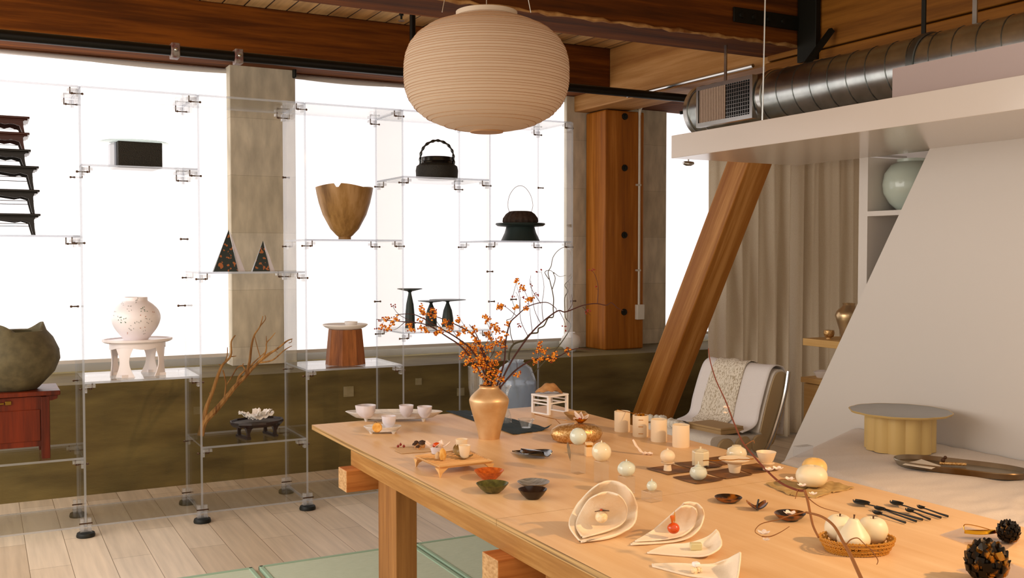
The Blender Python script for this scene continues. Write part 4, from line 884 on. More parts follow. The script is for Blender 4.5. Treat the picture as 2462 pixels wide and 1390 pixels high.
# crystal blocks and jars
def block(px, py, h_px, w_px, lab, rz=R(8), z0=0):
    c = T(px, py); s = mpp(c); w_ = w_px*s/2; h = h_px*s
    o = one('crystal_block', MB().box(-w_, -w_, 0, w_, w_, h), M_CRYS, lab, 'block', group='clear crystal display blocks', bevel=.0015, smooth=False); o.location = c; o.rotation_euler = (0,0,rz)
    return Vector((c.x, c.y, c.z+h)), s
p, s = block(1390, 1138, 70, 26, 'tallest clear crystal block under the leftmost ball jar')
def ball_jar(p, r, lab, m, squash=1, knob=1, lobes=0, name='ball_jar'):
    t = thing(name, lab, 'jar', p, 0, 'small lidded ball jars'); n = 14
    pr = [(0,0)]+[(r*math.sin(math.pi*(.12+.86*k/n)), r*squash*(math.cos(math.pi*.12)-math.cos(math.pi*(.12+.86*k/n)))) for k in range(n+1)]
    w_ = (lambda a, rr, z, k: (rr*(1+.05*abs(math.sin(a*lobes/2))), z)) if lobes else None
    obj('body', MB().lathe(pr, 40, wob=w_), m, t)
    if knob: obj('knob', MB().lathe([(0,0),(.003,0),(.0022,.005),(.0008,.009),(0,.009)], 10, (0,0,pr[-1][1]-.002)), m, t)
    return t
ball_jar(p, 20.5*s, 'pale celadon ball jar on the tallest crystal block', M_CELAD, knob=0)
fp = p+RT*(-22*s)-Vector((0,0,18*s))
ff = lambda u, v: ((u-.5)*.012*math.sin(math.pi*(.1+.85*v)), .002*math.sin(v*8), .065*(.5-v)+.004*math.cos(u*6))
o = one('grey_feather', MB().sheet(ff, 4, 12, .001), mat('feather_grey', '8c7a62', .7), 'narrow grey feather leaning beside the leftmost ball jar', 'feather'); o.location = fp; o.rotation_euler = (0, R(-8), YAW)
bx = T(1416, 1096); s = mpp(bx); t = thing('cream_box', 'small cream cube box topped with gold behind the crystal blocks', 'box', bx, YAW+.2)
obj('base', MB().box(-9*s,-9*s,0,9*s,9*s,22*s), M_FOAM, t, smooth=False, bevel=.001); obj('gold_band', MB().box(-6*s,-6*s,22*s,6*s,6*s,27*s), M_GOLD, t, smooth=False); obj('lid', MB().box(-8*s,-8*s,27*s,8*s,8*s,33*s), M_FOAM, t, smooth=False, bevel=.001)
p, s = block(1446, 1160, 52, 26, 'clear crystal block under the second ball jar'); ball_jar(p, 23.5*s, 'cream ball jar with tiny knob on the second crystal block', M_CREAMG)
p, s = block(1506, 1186, 42, 30, 'clear crystal block under the pumpkin jar'); ball_jar(p, 21*s, 'celadon pumpkin-shaped jar with stem knob on crystal block', M_CELAD, .88, 1, 8, 'pumpkin_jar')
p, s = block(1567, 1204, 24, 36, 'lowest wide crystal block under the smallest jar'); ball_jar(p, 12.5*s, 'smallest round celadon jar on the lowest crystal block', M_CELAD)
# white curled sculpture
c = T(1545, 1094); s = mpp(c)
def cs(u, v): return ((u-.5)*48*s, (v-.5)*16*s*(1-.3*u)+.002*math.sin(u*30), .004+(.050*max(0, .55-u)**1.5/.4)+.006*(2*v-1)**2+.002*math.sin(u*26+v*5))
o = one('curled_white_petal', MB().sheet(cs, 24, 8, .0025), M_PETAL, 'curled pinkish white petal sculpture lying on the table centre', 'sculpture'); o.location = c; o.rotation_euler = (0,0,YAW-.25)
# brown mats
G = [(2.255,2.97,'under the ball on a pedestal'),(2.40,2.99,'under the ribbed hexagonal jar'),(2.252,2.805,'under the round ink jar'),(2.40,2.82,'under the wide footed bowl'),(2.545,2.84,'under the small footed cup'),(2.545,3.01,'behind, under the cream globe jar')]
for k, (x, y, lab) in enumerate(G):
    def mf(u, v, k=k): return ((u-.5)*.127+.002*math.sin(v*6+k), (v-.5)*.125+.002*math.sin(u*5+k), .002+.006*max(0, abs(2*u-1)-.8)*(1+math.sin(k+v*3))+.003*max(0, abs(2*v-1)-.85)*2)
    o = one('leather_mat', MB().sheet(mf, 14, 14, .0022), M_BROWNMAT, 'square dark brown mat '+lab, 'mat', 'square brown mats'); o.location = (x, y, TZ); o.rotation_euler = (0,0,R((3,-2,4,1,-3,2)[k]))
mz = TZ+.004
c = T(1605, 1131, mz); s = mpp(c); t = thing('pedestal_ball', 'matte cream ball with pointed tip on a conical pedestal', 'jar', c)
obj('pedestal', MB().lathe([(0,0),(10*s,0),(8*s,15*s),(11*s,16*s),(16*s,19*s),(16*s,20*s),(0,19*s)], 28), M_CREAM, t)
obj('ball', MB().lathe([(0,15*s)]+[(18*s*math.sin(math.pi*(.15+.8*k/12)), (34-16.5*math.cos(math.pi*(.15+.8*k/12)))*s) for k in range(13)]+[(1*s,53*s),(0,55*s)], 32), M_CREAM, t)
c = T(1684, 1120, mz); s = mpp(c); t = thing('hexagonal_jar', 'pale faceted hexagonal jar with a knobbed lid', 'jar', c, R(12))
obj('body', MB().lathe([(0,2*s),(20*s,2*s),(20.5*s,33*s),(19*s,35*s),(0,35*s)], 6), M_CREAMG, t, smooth=False)
obj('lid', MB().lathe([(19*s,35*s),(20*s,37*s),(6*s,41*s),(2*s,42*s),(2.5*s,46*s),(0,47*s)], 6), M_CREAMG, t, smooth=False)
for k in range(6): a = k*math.pi/3; obj('foot', MB().box(-.003,-.003,0,.003,.003,2.2*s), M_CREAMG, t, smooth=False).location = (math.cos(a)*17*s, math.sin(a)*17*s, 0)
c = T(1679, 1152, mz); s = mpp(c); t = thing('ink_jar', 'squat round pale green glazed jar with a small stopper', 'jar', c)
obj('body', MB().lathe([(0,0),(11*s,0),(19*s,7*s),(21.5*s,16*s),(18*s,26*s),(7*s,31*s),(5*s,33*s),(0,33*s)], 36), M_CELAD, t)
obj('stopper', MB().lathe([(0,33*s),(7*s,33*s),(5*s,35*s),(1.5*s,36*s),(1*s,42*s),(0,43*s)], 16), M_CELAD, t)
c = T(1766, 1136, mz); s = mpp(c); lathe_thing('footed_bowl', 'wide-rimmed shallow cream bowl on a tapered foot', 'bowl', c, [(0,0),(12,0),(13,2),(17,22),(36,30),(38,33),(36,34),(15,28),(0,26)], M_CREAM, 44, part=None)
c = T(1842, 1130, mz); s = mpp(c); t = thing('footed_cup', 'cream flared cup on a short cylindrical foot with saucer rim', 'cup', c)
obj('foot', MB().lathe([(0,0),(8*s,0),(8*s,14*s),(20*s,17*s),(20*s,18*s),(0,17*s)], 30), M_CREAM, t); obj('cup', MB().lathe([(0,17*s),(11*s,17*s),(17*s,24*s),(24*s,44*s),(22.5*s,44*s),(15*s,26*s),(0,22*s)], 36), M_CREAM, t)
c = T(1771, 1109, mz); s = mpp(c); t = thing('globe_jar', 'glossy cream globe jar with short collar behind the footed bowl', 'jar', c)
obj('body', MB().lathe([(0,0),(13*s,0),(22*s,10*s),(24.5*s,20*s),(21*s,30*s),(11*s,36*s),(11*s,38*s),(9*s,38*s),(0,33*s)], 40), M_CREAMG, t)
a = T(1690, 1108, TZ+.055); b_ = T(1812, 1104, TZ+.06); pts = [a.lerp(b_, k/10)+Vector((0,0,.0012*math.sin(k*2))) for k in range(11)]
one('gilded_twig', MB().tube(pts, .0017, 6), M_GOLD, 'thin gilded twig lying across the wide-rimmed footed bowl', 'twig')
# ochre papers and fruit
for k, (pp, lab) in enumerate(((( (1841,1166),(1888,1156),(1950,1172),(1898,1192)),'left textured ochre paper square under the white fruit'),(((1900,1193),(1955,1174),(2005,1184),(1962,1199)),'middle textured ochre paper square'),(((1962,1172),(2000,1160),(2052,1176),(2003,1187)),'right textured ochre paper square with torn edge'))):
    c4 = [T(*q_) for q_ in pp]
    f4 = lambda u, v: c4[0].lerp(c4[1], u).lerp(c4[3].lerp(c4[2], u), v)+Vector((.002*math.sin(v*19+k), .002*math.sin(u*17), .004+.0015*math.sin(u*8+v*11+k)))
    one('textured_paper', MB().sheet(f4, 14, 14, .004), M_OCHRE, lab, 'paper', 'textured ochre paper squares')
def fruit(px, py, r, m, lab, z0=TZ, sq=.8, name='persimmon'):
    c = T(px, py, z0); s = mpp(c); t = thing(name, lab, 'fruit', c); n = 12
    pr = [(0,.12*r*s)]+[(r*s*math.sin(math.pi*(.1+.85*k/n))**.8, r*s*sq*(1-math.cos(math.pi*(.1+.85*k/n)))) for k in range(n+1)]+[(0, r*s*sq*1.78)]
    obj('body', MB().lathe(pr, 40, wob=lambda a, rr, z, k: (rr*(1+.045*math.cos(a*4)), z)), m, t)
    obj('calyx', MB().lathe([(0,r*s*sq*1.8),(r*s*.3,r*s*sq*1.93),(r*s*.32,r*s*sq*1.96),(0,r*s*sq*1.9)], 16, wob=lambda a, rr, z, k: (rr*(1+.3*math.cos(a*4)), z)), m, t); return t
fruit(1958, 1146, 31, M_PERS, 'yellow blushed persimmon behind the white one', TZ+.012, .72)
fruit(1951, 1170, 39, M_FRUIT, 'white lobed persimmon standing on ochre paper', TZ+.008, .66)
# bowls
def lobed(px, py, r, h, m, lab, name='lobed_bowl', sq=.62, lob=5, foot=.45):
    c = T(px, py); s = mpp(c)
    o = lathe_thing(name, lab, 'bowl', c, [(0,0),(r*foot,0),(r*.75,h*.45),(r,h),(r*.97,h+.5),(r*.7,h*.5),(r*foot*.8,3),(0,2.5)], m, 60, part=None, wob=lambda a, rr, z, k: (rr*(1+.05*abs(math.cos(a*lob/2))), z), rz=0, group='small lobed bowls'); return o
lobed(1176, 1152, 35, 21, M_ORANGEB, 'orange burl lobed bowl, furthest of the four small bowls')
lobed(1184, 1184, 38, 22, M_GREENB, 'mottled green lobed bowl in front of the orange one')
lobed(1283, 1170, 38, 12, M_GREYB, 'shallow grey striped lobed dish behind the dark bowl', foot=.5)
lobed(1281, 1199, 34, 23, M_DARKB, 'dark brown glossy lobed bowl nearest the table edge')
# black leaf dish
def leafdish(name, lab, cat, tip, far, wid, rise, m, curl=.3, th=.004, z0=.004, grp=None, skew=0, uu=34, powr=.6, bend=1.6, u0=.35, part=None):
    a = T(*tip); b_ = T(*far); d = b_-a; L_ = d.length; ang = math.atan2(d.y, d.x)
    def f(u, v):
        x = L_*u; w_ = wid*math.sin(math.pi*min(.999, max(.001, u*.93+.01))**powr)**.8
        y = (v-.5)*w_*2; t_ = max(0, (u-u0)/(1-u0))
        z = z0+rise*t_**bend + curl*abs(2*v-1)**2*w_*(.6+.4*t_)
        x -= rise*.35*t_**2; y *= (1-.15*curl*t_)
        return (x, y+skew*t_, z)
    q = MB().sheet(f, uu, 20, th); o = obj(name, q, m); o.location = a; o.rotation_euler = (0,0,ang)
    return tag(o, lab, cat, grp)
bk = thing('black_leaf_dish', 'glossy black folded leaf-shaped dish with a pointed tip', 'dish', T(1232, 1088), 0)
a = T(1232, 1086); b_ = T(1312, 1101); ang = math.atan2((b_-a).y, (b_-a).x); L_ = (b_-a).length*1.05; bk.rotation_euler = (0,0,ang)
obj('shell', MB().sheet(lambda u, v: (L_*u, (v-.5)*.125*math.sin(math.pi*(.01+.9*u)**1.5)**.9, .004+.013*abs(2*v-1)**2*(.3+u)+.006*u), 24, 14, .003), M_BLACK, bk)
obj('inner_fold', MB().sheet(lambda u, v: (L_*(.25+.62*u), (v-.42)*.07*math.sin(math.pi*(.04+.9*u)), .010+.012*math.sin(math.pi*v)+.004*u), 18, 10, .002), M_BLACK, bk)
# bamboo tray
P4 = [T(998,1100,TZ+.035), T(1057,1126,TZ+.035), T(1184,1112,TZ+.035), T(1122,1083,TZ+.035)]
ct = sum(P4, Vector())/4; t = thing('bamboo_tray', 'low square pale bamboo tray on four tapered feet', 'tray', (ct.x, ct.y, TZ))
zt = .030; L4 = [p-ct for p in P4]
q = MB(); q.loft([[Vector((p.x*k, p.y*k, z)) for p in L4] for k, z in ((.93,zt),(1.03,zt+.010),(1.0,zt+.012),(.97,zt+.009))], True, True); obj('top', q, M_BAMBOO, t, smooth=False)
for p in L4:
    q = MB(); q.loft([[Vector((p.x*k+dx*w_, p.y*k+dy*w_, z)) for dx, dy in ((-1,-1),(1,-1),(1,1),(-1,1))] for k, z, w_ in ((.97,0,.002),(.95,zt*.5,.006),(.88,zt+.002,.018))]); obj('foot', q, M_BAMBOO, t)
q = MB()
for k in range(1, 12):
    a = L4[0].lerp(L4[1], k/12)*.95; b_ = L4[3].lerp(L4[2], k/12)*.95; q.tube([(a.x, a.y, zt+.0095), (b_.x, b_.y, zt+.0095)], .002, 5)
obj('ridge', q, M_BAMBOO, t)
tz = TZ+zt+.011
for px, by, hh_, lab, sz in ((1117,1103,30,'small cream cup in the front of the bamboo tray on a leaf saucer','olive leaf saucer under the front cup'),(1110,1088,30,'small cream cup behind the front one on the bamboo tray','olive leaf saucer under the rear cup')):
    c = T(px, by, tz); s = mpp(c)
    q = MB().sheet(lambda u, v: ((u-.5)*.062, (v-.5)*.045*math.sin(math.pi*(.05+.9*u)), .002+.011*abs(2*u-1)**2+.004*(2*v-1)**2), 14, 8, .0015); o = one('leaf_saucer', q, mat('olive_glaze', '8a6e3e', .4), sz, 'saucer', 'leaf saucers'); o.location = c; o.rotation_euler = (0,0,YAW)
    lathe_thing('sake_cup', lab, 'cup', c+Vector((0,0,.004)), [(0,0),(9,0),(11,5),(15,hh_),(13.5,hh_),(9.5,6),(0,4)], M_CREAM, 30, part=None, group='small cream cups on the bamboo tray')
q = MB().sheet(lambda u, v: (.004+.010*math.sin(v*3.1), (u-.5)*.036*math.sin(math.pi*(.15+.75*v)), .002+.036*v+.003*math.sin(u*9)), 8, 8, .0015); o = one('bronze_leaf', q, mat('olive_glaze', ''), 'olive leaf-shaped dish standing behind the front cup', 'dish'); o.location = T(1097, 1095, tz); o.rotation_euler = (0,0,YAW+1.3)
c = T(1064, 1107, tz); s = mpp(c); t = thing('dried_pod', 'orange dried mushroom-like pod standing on the bamboo tray', 'pod', c, YAW+.3)
obj('cap', MB().lathe([(0,0),(9*s,2*s),(13*s,12*s),(9*s,24*s),(2*s,30*s),(0,29*s)], 18, sx=.7, sy=.9, wob=lambda a, r, z, k: (r*(1+.12*math.sin(a*5+k)), z)), M_DRIED, t)
obj('pale_rear_leaf', MB().lathe([(0,2*s),(6*s,4*s),(8*s,14*s),(0,22*s)], 12, (-.016,.006,0), sy=.6), M_KRAFT, t)
c = T(1050, 1090, tz); s = mpp(c); t = thing('petal_cup', 'white petal-shaped glass dish holding an orange fruit', 'dish', c, YAW)
obj('glass', MB().lathe([(0,0),(12*s,0),(14*s,8*s),(17*s,17*s),(16*s,17*s),(12*s,6*s),(0,3*s)], 24), M_FROST, t)
for k in range(5):
    a = k*1.257; q = MB().sheet(lambda u, v: (math.cos(a)*(10+22*u)*s-(v-.5)*20*s*math.sin(a)*math.sin(math.pi*(.15+.8*u)), (math.sin(a)*(10+22*u)*s+(v-.5)*20*s*math.cos(a)*math.sin(math.pi*(.15+.8*u)))*.7, (15+12*u*u+2*math.sin(v*7))*s), 7, 7, .001); obj('petal', q, M_PETAL, t)
o = one('orange_berry', MB().ball((0,0,0), 10.5*s, 14, sz=.75), M_ORANGE, 'bright orange round fruit in the white petal dish', 'fruit'); o.location = c+Vector((0,0,19*s))
# cards, berries, nuts
for k, (pp, lab) in enumerate(((((936,1076),(1004,1074),(1020,1080),(952,1083)),'back kraft card under the red berries'),(((948,1084),(1030,1079),(1048,1086),(966,1092)),'front kraft card beside the bamboo tray'))):
    c4 = [T(*q_) for q_ in pp]; q = MB(); a = [q.b.verts.new(p+Vector((0,0,.0005+k*.0012))) for p in c4]; b_ = [q.b.verts.new(p+Vector((0,0,.0018+k*.0012))) for p in c4]
    q.face(a[::-1]); q.face(b_); [q.face((a[i], a[(i+1)%4], b_[(i+1)%4], b_[i])) for i in range(4)]
    one('kraft_card', q, M_KRAFT, lab, 'card', smooth=False)
for px, py, lab in ((957,1078,'left red berry of three on the kraft card'),(963,1074,'rear red berry of three on the kraft card'),(971,1078,'right red berry of three on the kraft card')):
    c = T(px, py); s = mpp(c); t = thing('red_berry', lab, 'berry', c+Vector((0,0,.003)), 0, 'red berries on the kraft card'); obj('fruit', MB().ball((0,0,3.2*s), 3.3*s, 10), M_BERRY, t); obj('stem', MB().tube([(0,0,6*s),(.002,0,9*s)], .0006, 4), M_STEM, t)
for px, py, r, lab in ((997,1078,6,'dark-capped acorn on the left of the nut pile'),(1001,1073,6,'tan acorn at the back of the nut pile'),(1004,1083,5.2,'small pale nut in front of the nut pile'),(1015,1078,9,'largest round brown nut with frilled cap')):
    c = T(px, py); s = mpp(c); t = thing('acorn', lab, 'nut', c+Vector((0,0,.003)), random.uniform(0, 3), 'nuts on the kraft card'); obj('nut', MB().ball((0,0,r*s), r*s, 12), M_NUT, t)
    obj('cap', MB().lathe([(r*s*1.02,0),(r*s*1.06,r*s*.1),(r*s*.8,r*s*.75),(0,r*s*1.05)], 14), mat('acorn_cap', '3c2410', .8, bump=1, scale=200), t).location = (0,0,r*s); t.children[-1].rotation_euler = (R(70),0,0)
# oval horn dishes
c = T(1751, 1207); s = mpp(c); lathe_thing('horn_dish', 'flat oval amber horn dish with a dark streak', 'dish', c, [(0,0),(14,0),(27,5),(33,12),(32,12.6),(20,6),(0,4)], M_HORN, 48, part=None, sy=1.0, group='amber and black horn dishes')
c = T(1820, 1226); s = mpp(c); t = thing('split_horn_dish', 'amber horn dish folded into two black-edged lobes', 'dish', c, YAW, 'amber and black horn dishes')
for sg in (-1, 1): obj('lobe', MB().sheet(lambda u, v: (sg*(u*23*s), (v-.5)*(34+24*u)*s*math.sqrt(max(.02, 1-(u*.93)**2)), .002+u**1.5*15*s+.006*(2*v-1)**2), 10, 10, .0022), [M_HORN], t)
obj('dark_rib', MB().tube([(-.004,-.012,.004),(.004,.006,.022),(.008,.012,.03)], .0028, 6), M_BLACK, t)
c = T(1899, 1251); s = mpp(c); lathe_thing('horn_dish', 'oval amber and black horn dish holding a white blossom', 'dish', c, [(0,0),(15,0),(30,7),(39,17),(38,18),(26,9),(0,5)], M_HORN, 48, part=None, sy=.9, group='amber and black horn dishes')
def blossom(q, c, r, seed=0):
    for k in range(5):
        a = k*1.257+seed; u = Vector((math.cos(a), math.sin(a), .5)).normalized(); w_ = u.cross(Vector((0,0,1))).normalized(); p = c+u*r*.55
        q.sheet(lambda i, j: c+u*r*i+w_*(j-.5)*r*.9*math.sin(math.pi*(.15+.75*i))+Vector((0,0,r*.2*(i-.5)**2)), 4, 4, .0006)
    q.ball(c+Vector((0,0,r*.15)), r*.16, 6)
    return q
q = blossom(MB(), Vector((0,0,0)), 17*s); o = one('white_blossom', q, M_PETAL, 'white blossom lying in the horn dish', 'flower'); o.location = c+Vector((0,0,.016))
# big bisque leaf dishes
def bisque(loc, pts, lab, m=M_FELT, grp='white bisque leaf dishes', name='leaf_dish'):
    """surface from a grid of cross sections: each (left, mid, right) as 3-D points"""
    L3 = [spline([r_[i] for r_ in pts], 6) for i in range(len(pts[0]))]; n = len(L3[0])-1
    rows = [spline([L3[i][k] for i in range(len(L3))], 6) for k in range(n+1)]; nv = len(rows[0])-1
    q = MB().sheet(lambda u, v: rows[round(u*n)][round(v*nv)]-loc, n, nv, .0045); o = one(name, q, m, lab, 'dish', grp, ang=180); o.location = loc; return o
def G3(px, py, Y): return on(px, py, 1, Y)                    # point on the upright plane at depth Y
V = Vector
z_ = lambda px, py, h: on(px, py, 2, TZ+h)
bisque(T(1400,1300), [[z_(1396,1303,.006)]*4+[z_(1398,1304,.006)],
  [z_(1368,1262,.03), z_(1392,1290,.004), z_(1420,1292,.003), z_(1470,1292,.005), z_(1512,1272,.02)],
  [z_(1385,1215,.07), z_(1405,1262,.02), z_(1445,1272,.004), z_(1490,1262,.012), z_(1533,1225,.06)],
  [z_(1420,1178,.12), z_(1425,1215,.06), z_(1455,1240,.03), z_(1490,1225,.05), z_(1522,1190,.12)],
  [z_(1440,1164,.145), z_(1455,1158,.148), z_(1470,1156,.148), z_(1486,1159,.148), z_(1503,1168,.145)]], 'largest white bisque leaf dish standing up as an outer shell')
bisque(T(1405,1290), [[z_(1400,1292,.012)]*4+[z_(1402,1293,.012)],
  [z_(1384,1262,.028), z_(1405,1278,.012), z_(1430,1280,.010), z_(1465,1275,.012), z_(1493,1262,.024)],
  [z_(1398,1226,.066), z_(1415,1250,.035), z_(1440,1256,.022), z_(1475,1248,.032), z_(1508,1228,.068)],
  [z_(1415,1201,.105), z_(1430,1215,.085), z_(1450,1226,.070), z_(1475,1216,.085), z_(1500,1203,.11)],
  [z_(1436,1190,.140), z_(1447,1185,.140), z_(1460,1183,.138), z_(1473,1185,.140), z_(1486,1190,.140)]], 'smaller bisque leaf dish nested inside the largest one')
bisque(T(1520,1306), [[z_(1516,1309,.005)]*4+[z_(1518,1310,.005)],
  [z_(1548,1290,.008), z_(1565,1298,.003), z_(1590,1302,.002), z_(1610,1304,.002), z_(1635,1300,.006)],
  [z_(1590,1258,.035), z_(1605,1278,.008), z_(1630,1290,.003), z_(1655,1288,.01), z_(1678,1276,.025)],
  [z_(1630,1222,.075), z_(1640,1248,.04), z_(1655,1265,.02), z_(1675,1252,.035), z_(1693,1240,.055)],
  [z_(1644,1210,.100), z_(1655,1207,.100), z_(1666,1208,.098), z_(1677,1211,.094), z_(1688,1222,.086)]], 'second bisque leaf dish, outer shell behind the orange berry')
bisque(T(1530,1300), [[z_(1527,1301,.010)]*4+[z_(1529,1302,.010)],
  [z_(1556,1284,.014), z_(1572,1290,.010), z_(1590,1294,.009), z_(1608,1295,.010), z_(1628,1292,.012)],
  [z_(1590,1258,.036), z_(1608,1272,.014), z_(1630,1282,.010), z_(1650,1278,.016), z_(1666,1268,.03)],
  [z_(1622,1230,.080), z_(1632,1245,.056), z_(1646,1256,.042), z_(1660,1248,.054), z_(1676,1240,.068)],
  [z_(1638,1219,.104), z_(1646,1216,.104), z_(1655,1216,.102), z_(1664,1218,.098), z_(1673,1225,.092)]], 'inner bisque leaf dish that holds the orange berry')
bisque(T(1560,1328), [[z_(1556,1329,.004)]*4+[z_(1558,1330,.004)],
  [z_(1602,1311,.006), z_(1615,1318,.002), z_(1632,1326,.002), z_(1645,1334,.002), z_(1658,1338,.004)],
  [z_(1655,1306,.012), z_(1665,1318,.004), z_(1678,1328,.003), z_(1688,1335,.005), z_(1698,1336,.012)],
  [z_(1700,1290,.03), z_(1703,1305,.014), z_(1708,1318,.010), z_(1718,1325,.015), z_(1726,1322,.022)],
  [z_(1722,1273,.052), z_(1727,1278,.046), z_(1731,1288,.040), z_(1735,1298,.034), z_(1735,1310,.03)]], 'long bisque leaf dish with a cupped end holding a pale green cube')
bisque(T(1570,1362), [[z_(1567,1357,.003)]*4+[z_(1568,1362,.003)],
  [z_(1625,1355,.005), z_(1635,1362,.002), z_(1645,1370,.002), z_(1650,1378,.002), z_(1655,1384,.003)],
  [z_(1700,1357,.008), z_(1702,1364,.003), z_(1706,1372,.003), z_(1710,1380,.003), z_(1715,1392,.004)],
  [z_(1745,1345,.024), z_(1745,1356,.012), z_(1748,1368,.010), z_(1752,1380,.010), z_(1758,1396,.012)],
  [z_(1781,1328,.055), z_(1780,1345,.048), z_(1778,1360,.042), z_(1776,1376,.036), z_(1772,1395,.03)]], 'nearest bisque leaf dish with a pointed raised wing')
c = z_(1446, 1256, .036); s = mpp(c); t = thing('sugar_ball', 'pale crystallised sugar ball in the nested bisque dish', 'sweet', c)
obj('ball', MB().ball((0,0,13*s), 15*s, 16, sz=.95), mat('sugar_crystal', 'e8c999', .4, c2='f0dcb8', scale=120, bump=1), t)
obj('twig', MB().tube([(-.02,.004,27*s),(0,0,29*s),(.024,-.004,26*s)], .0012, 5), M_STEM, t); obj('red_bud', MB().ball((-.001,0,30*s), .0045, 8, sz=.6), M_ORANGE, t)
c = z_(1619, 1283, .026); s = mpp(c); t = thing('orange_berry_ornament', 'glossy orange berry with two upright orange sprigs', 'ornament', c)
obj('berry', MB().ball((0,0,13*s), 15*s, 20, sz=.9), M_ORANGE, t)
obj('sprig', MB().lathe([(0,25*s),(3*s,26*s),(4*s,33*s),(7*s,42*s),(5*s,44*s),(0,40*s)], 10, (-.004,0,0), sy=.5), mat('orange_sprig', 'c25f14', .5), t)
obj('sprig', MB().lathe([(0,25*s),(2.2*s,30*s),(1.5*s,46*s),(0,56*s)], 8, (.006,.003,0)), mat('ochre_sprig', 'c58a3a', .6), t)
c = z_(1673, 1322, .005); s = mpp(c); o = one('green_sweet', MB().box(-14*s,-9*s,0,14*s,9*s,17*s), mat('pale_green_jelly', 'd8cc9a', .3, trans=.2), 'pale translucent green jelly cube in the long leaf dish', 'sweet', bevel=.003); o.location = c; o.rotation_euler = (0,0,YAW)
c = z_(1673, 1376, .005); s = mpp(c); t = thing('white_sweet', 'rough pale sweet with a white block on top in the nearest dish', 'sweet', c, YAW+.4)
q = MB(); random.seed(9)
for _ in range(14): q.ball((random.uniform(-12,12)*s, random.uniform(-8,8)*s, random.uniform(3,12)*s), random.uniform(4,7)*s, 6)
obj('crumble', q, mat('sugar_crystal', ''), t); obj('white_block', MB().box(-8*s,-8*s,13*s,9*s,8*s,25*s), M_PORC, t, bevel=.004)
# basket of white pears
c = T(2060, 1325); s = mpp(c); rb_ = 88*s
t = thing('wicker_basket', 'low oval golden wicker basket holding three white fruits', 'basket', c, YAW)
q = MB()
for lv, (rr_, z) in enumerate(((.84,.004),(.9,.014),(.97,.026),(1.0,.036))):
    for ph in (0, math.pi):
        q.tube([(math.cos(k*math.pi/36)*rb_*rr_*(1+.015*math.sin(k*3+ph)), math.sin(k*math.pi/36)*rb_*rr_*.72*(1+.015*math.sin(k*3+ph)), z+.003*math.cos(k*3+ph)) for k in range(73)], .0022, 5)
obj('woven_side', q, M_WICK, t)
q = MB()
for k in range(36):
    a = k*math.pi/18
    for d in (-.12, .12): q.tube([(math.cos(a)*rb_*.84, math.sin(a)*rb_*.84*.72, .004), (math.cos(a+d)*rb_*.95, math.sin(a+d)*rb_*.95*.72, .022), (math.cos(a)*rb_*1.02, math.sin(a)*rb_*1.02*.72, .04)], .0018, 5)
obj('spokes', q, M_WICK, t)
q = MB()
for k in range(-10, 11):
    x = k*rb_*.08; yy = rb_*.72*.84*math.sqrt(max(0, 1-(x/(rb_*.84))**2)); q.tube([(x, -yy, .004), (x, 0, .0055), (x, yy, .004)], .0018, 4); 
    y = k*rb_*.06; xx = rb_*.84*math.sqrt(max(0, 1-(y/(rb_*.84*.72))**2)); q.tube([(-xx, y, .005), (xx, y, .005)], .0018, 4)
obj('woven_base', q, M_WICK, t)
def pear(px, py, prof, lab, name):
    c = T(px, py, TZ+.008); s = mpp(c); t = thing(name, lab, 'fruit', c, 0, 'white ceramic fruits in the wicker basket')
    sp = spline([(a, b_, 0) for a, b_ in prof], 5); obj('body', MB().lathe([(0,prof[0][1]*s)]+[(max(p.x,.2)*s, p.y*s) for p in sp]+[(0,(prof[-1][1]-1)*s)], 40), M_FRUIT, t)
    z = prof[-1][1]; obj('stem', MB().tube([(0,0,(z-6)*s),(.001,0,(z+3)*s),(.002,0,(z+9)*s)], [.0015,.0018,.0026], 8), M_STEM, t)
pear(2018, 1302, [(12,0),(30,14),(35,32),(30,50),(18,62),(6,62),(3,58)], 'round white apple at the back left of the basket', 'ceramic_apple')
pear(2098, 1306, [(14,0),(32,15),(35,36),(28,54),(16,61),(6,60),(3,56)], 'round white apple at the back right of the basket', 'ceramic_apple')
pear(2052, 1318, [(16,0),(36,12),(38,28),(27,46),(17,60),(11,70),(4,72)], 'white pear in front of the two apples in the basket', 'ceramic_pear')
# spoons
def spoon(bx, by, hx, hy, rb, lab):
    a = T(bx, by, TZ+.004); b_ = T(hx, hy, TZ+.003); d = b_-a; L_ = d.length; t = thing('black_spoon', lab, 'spoon', a, math.atan2(d.y, d.x), 'matte black spoons'); s = mpp(a)
    w_ = rb*s; 
    obj('bowl', MB().sheet(lambda u, v: (w_*2.0*(u-.35), (v-.5)*2*w_*.95*math.sin(math.pi*(.03+.94*u))**.7, .002+.006*(2*v-1)**2+.004*(2*u-1)**2), 14, 8, .0016), M_SPOON, t)
    obj('handle', MB().tube([(w_*1.15, 0, .005), (w_*1.8, 0, .006), (L_*.7, 0, .003), (L_, 0, .002)], [.0018,.0022,.0028,.0038], 8), M_SPOON, t)
spoon(2066, 1212, 2218, 1252, 21, 'longest matte black spoon, its bowl at the far left')
spoon(2112, 1227, 2203, 1256, 14, 'black spoon half hidden under the longest one')
spoon(2107, 1238, 2177, 1259, 12, 'nearest small black spoon of the group')
spoon(2152, 1214, 2262, 1247, 17, 'second longest black spoon, right of the longest')
spoon(2185, 1232, 2236, 1251, 11, 'short black spoon lying under the second longest')
spoon(2212, 1224, 2279, 1244, 9.5, 'smallest black spoon at the far right')
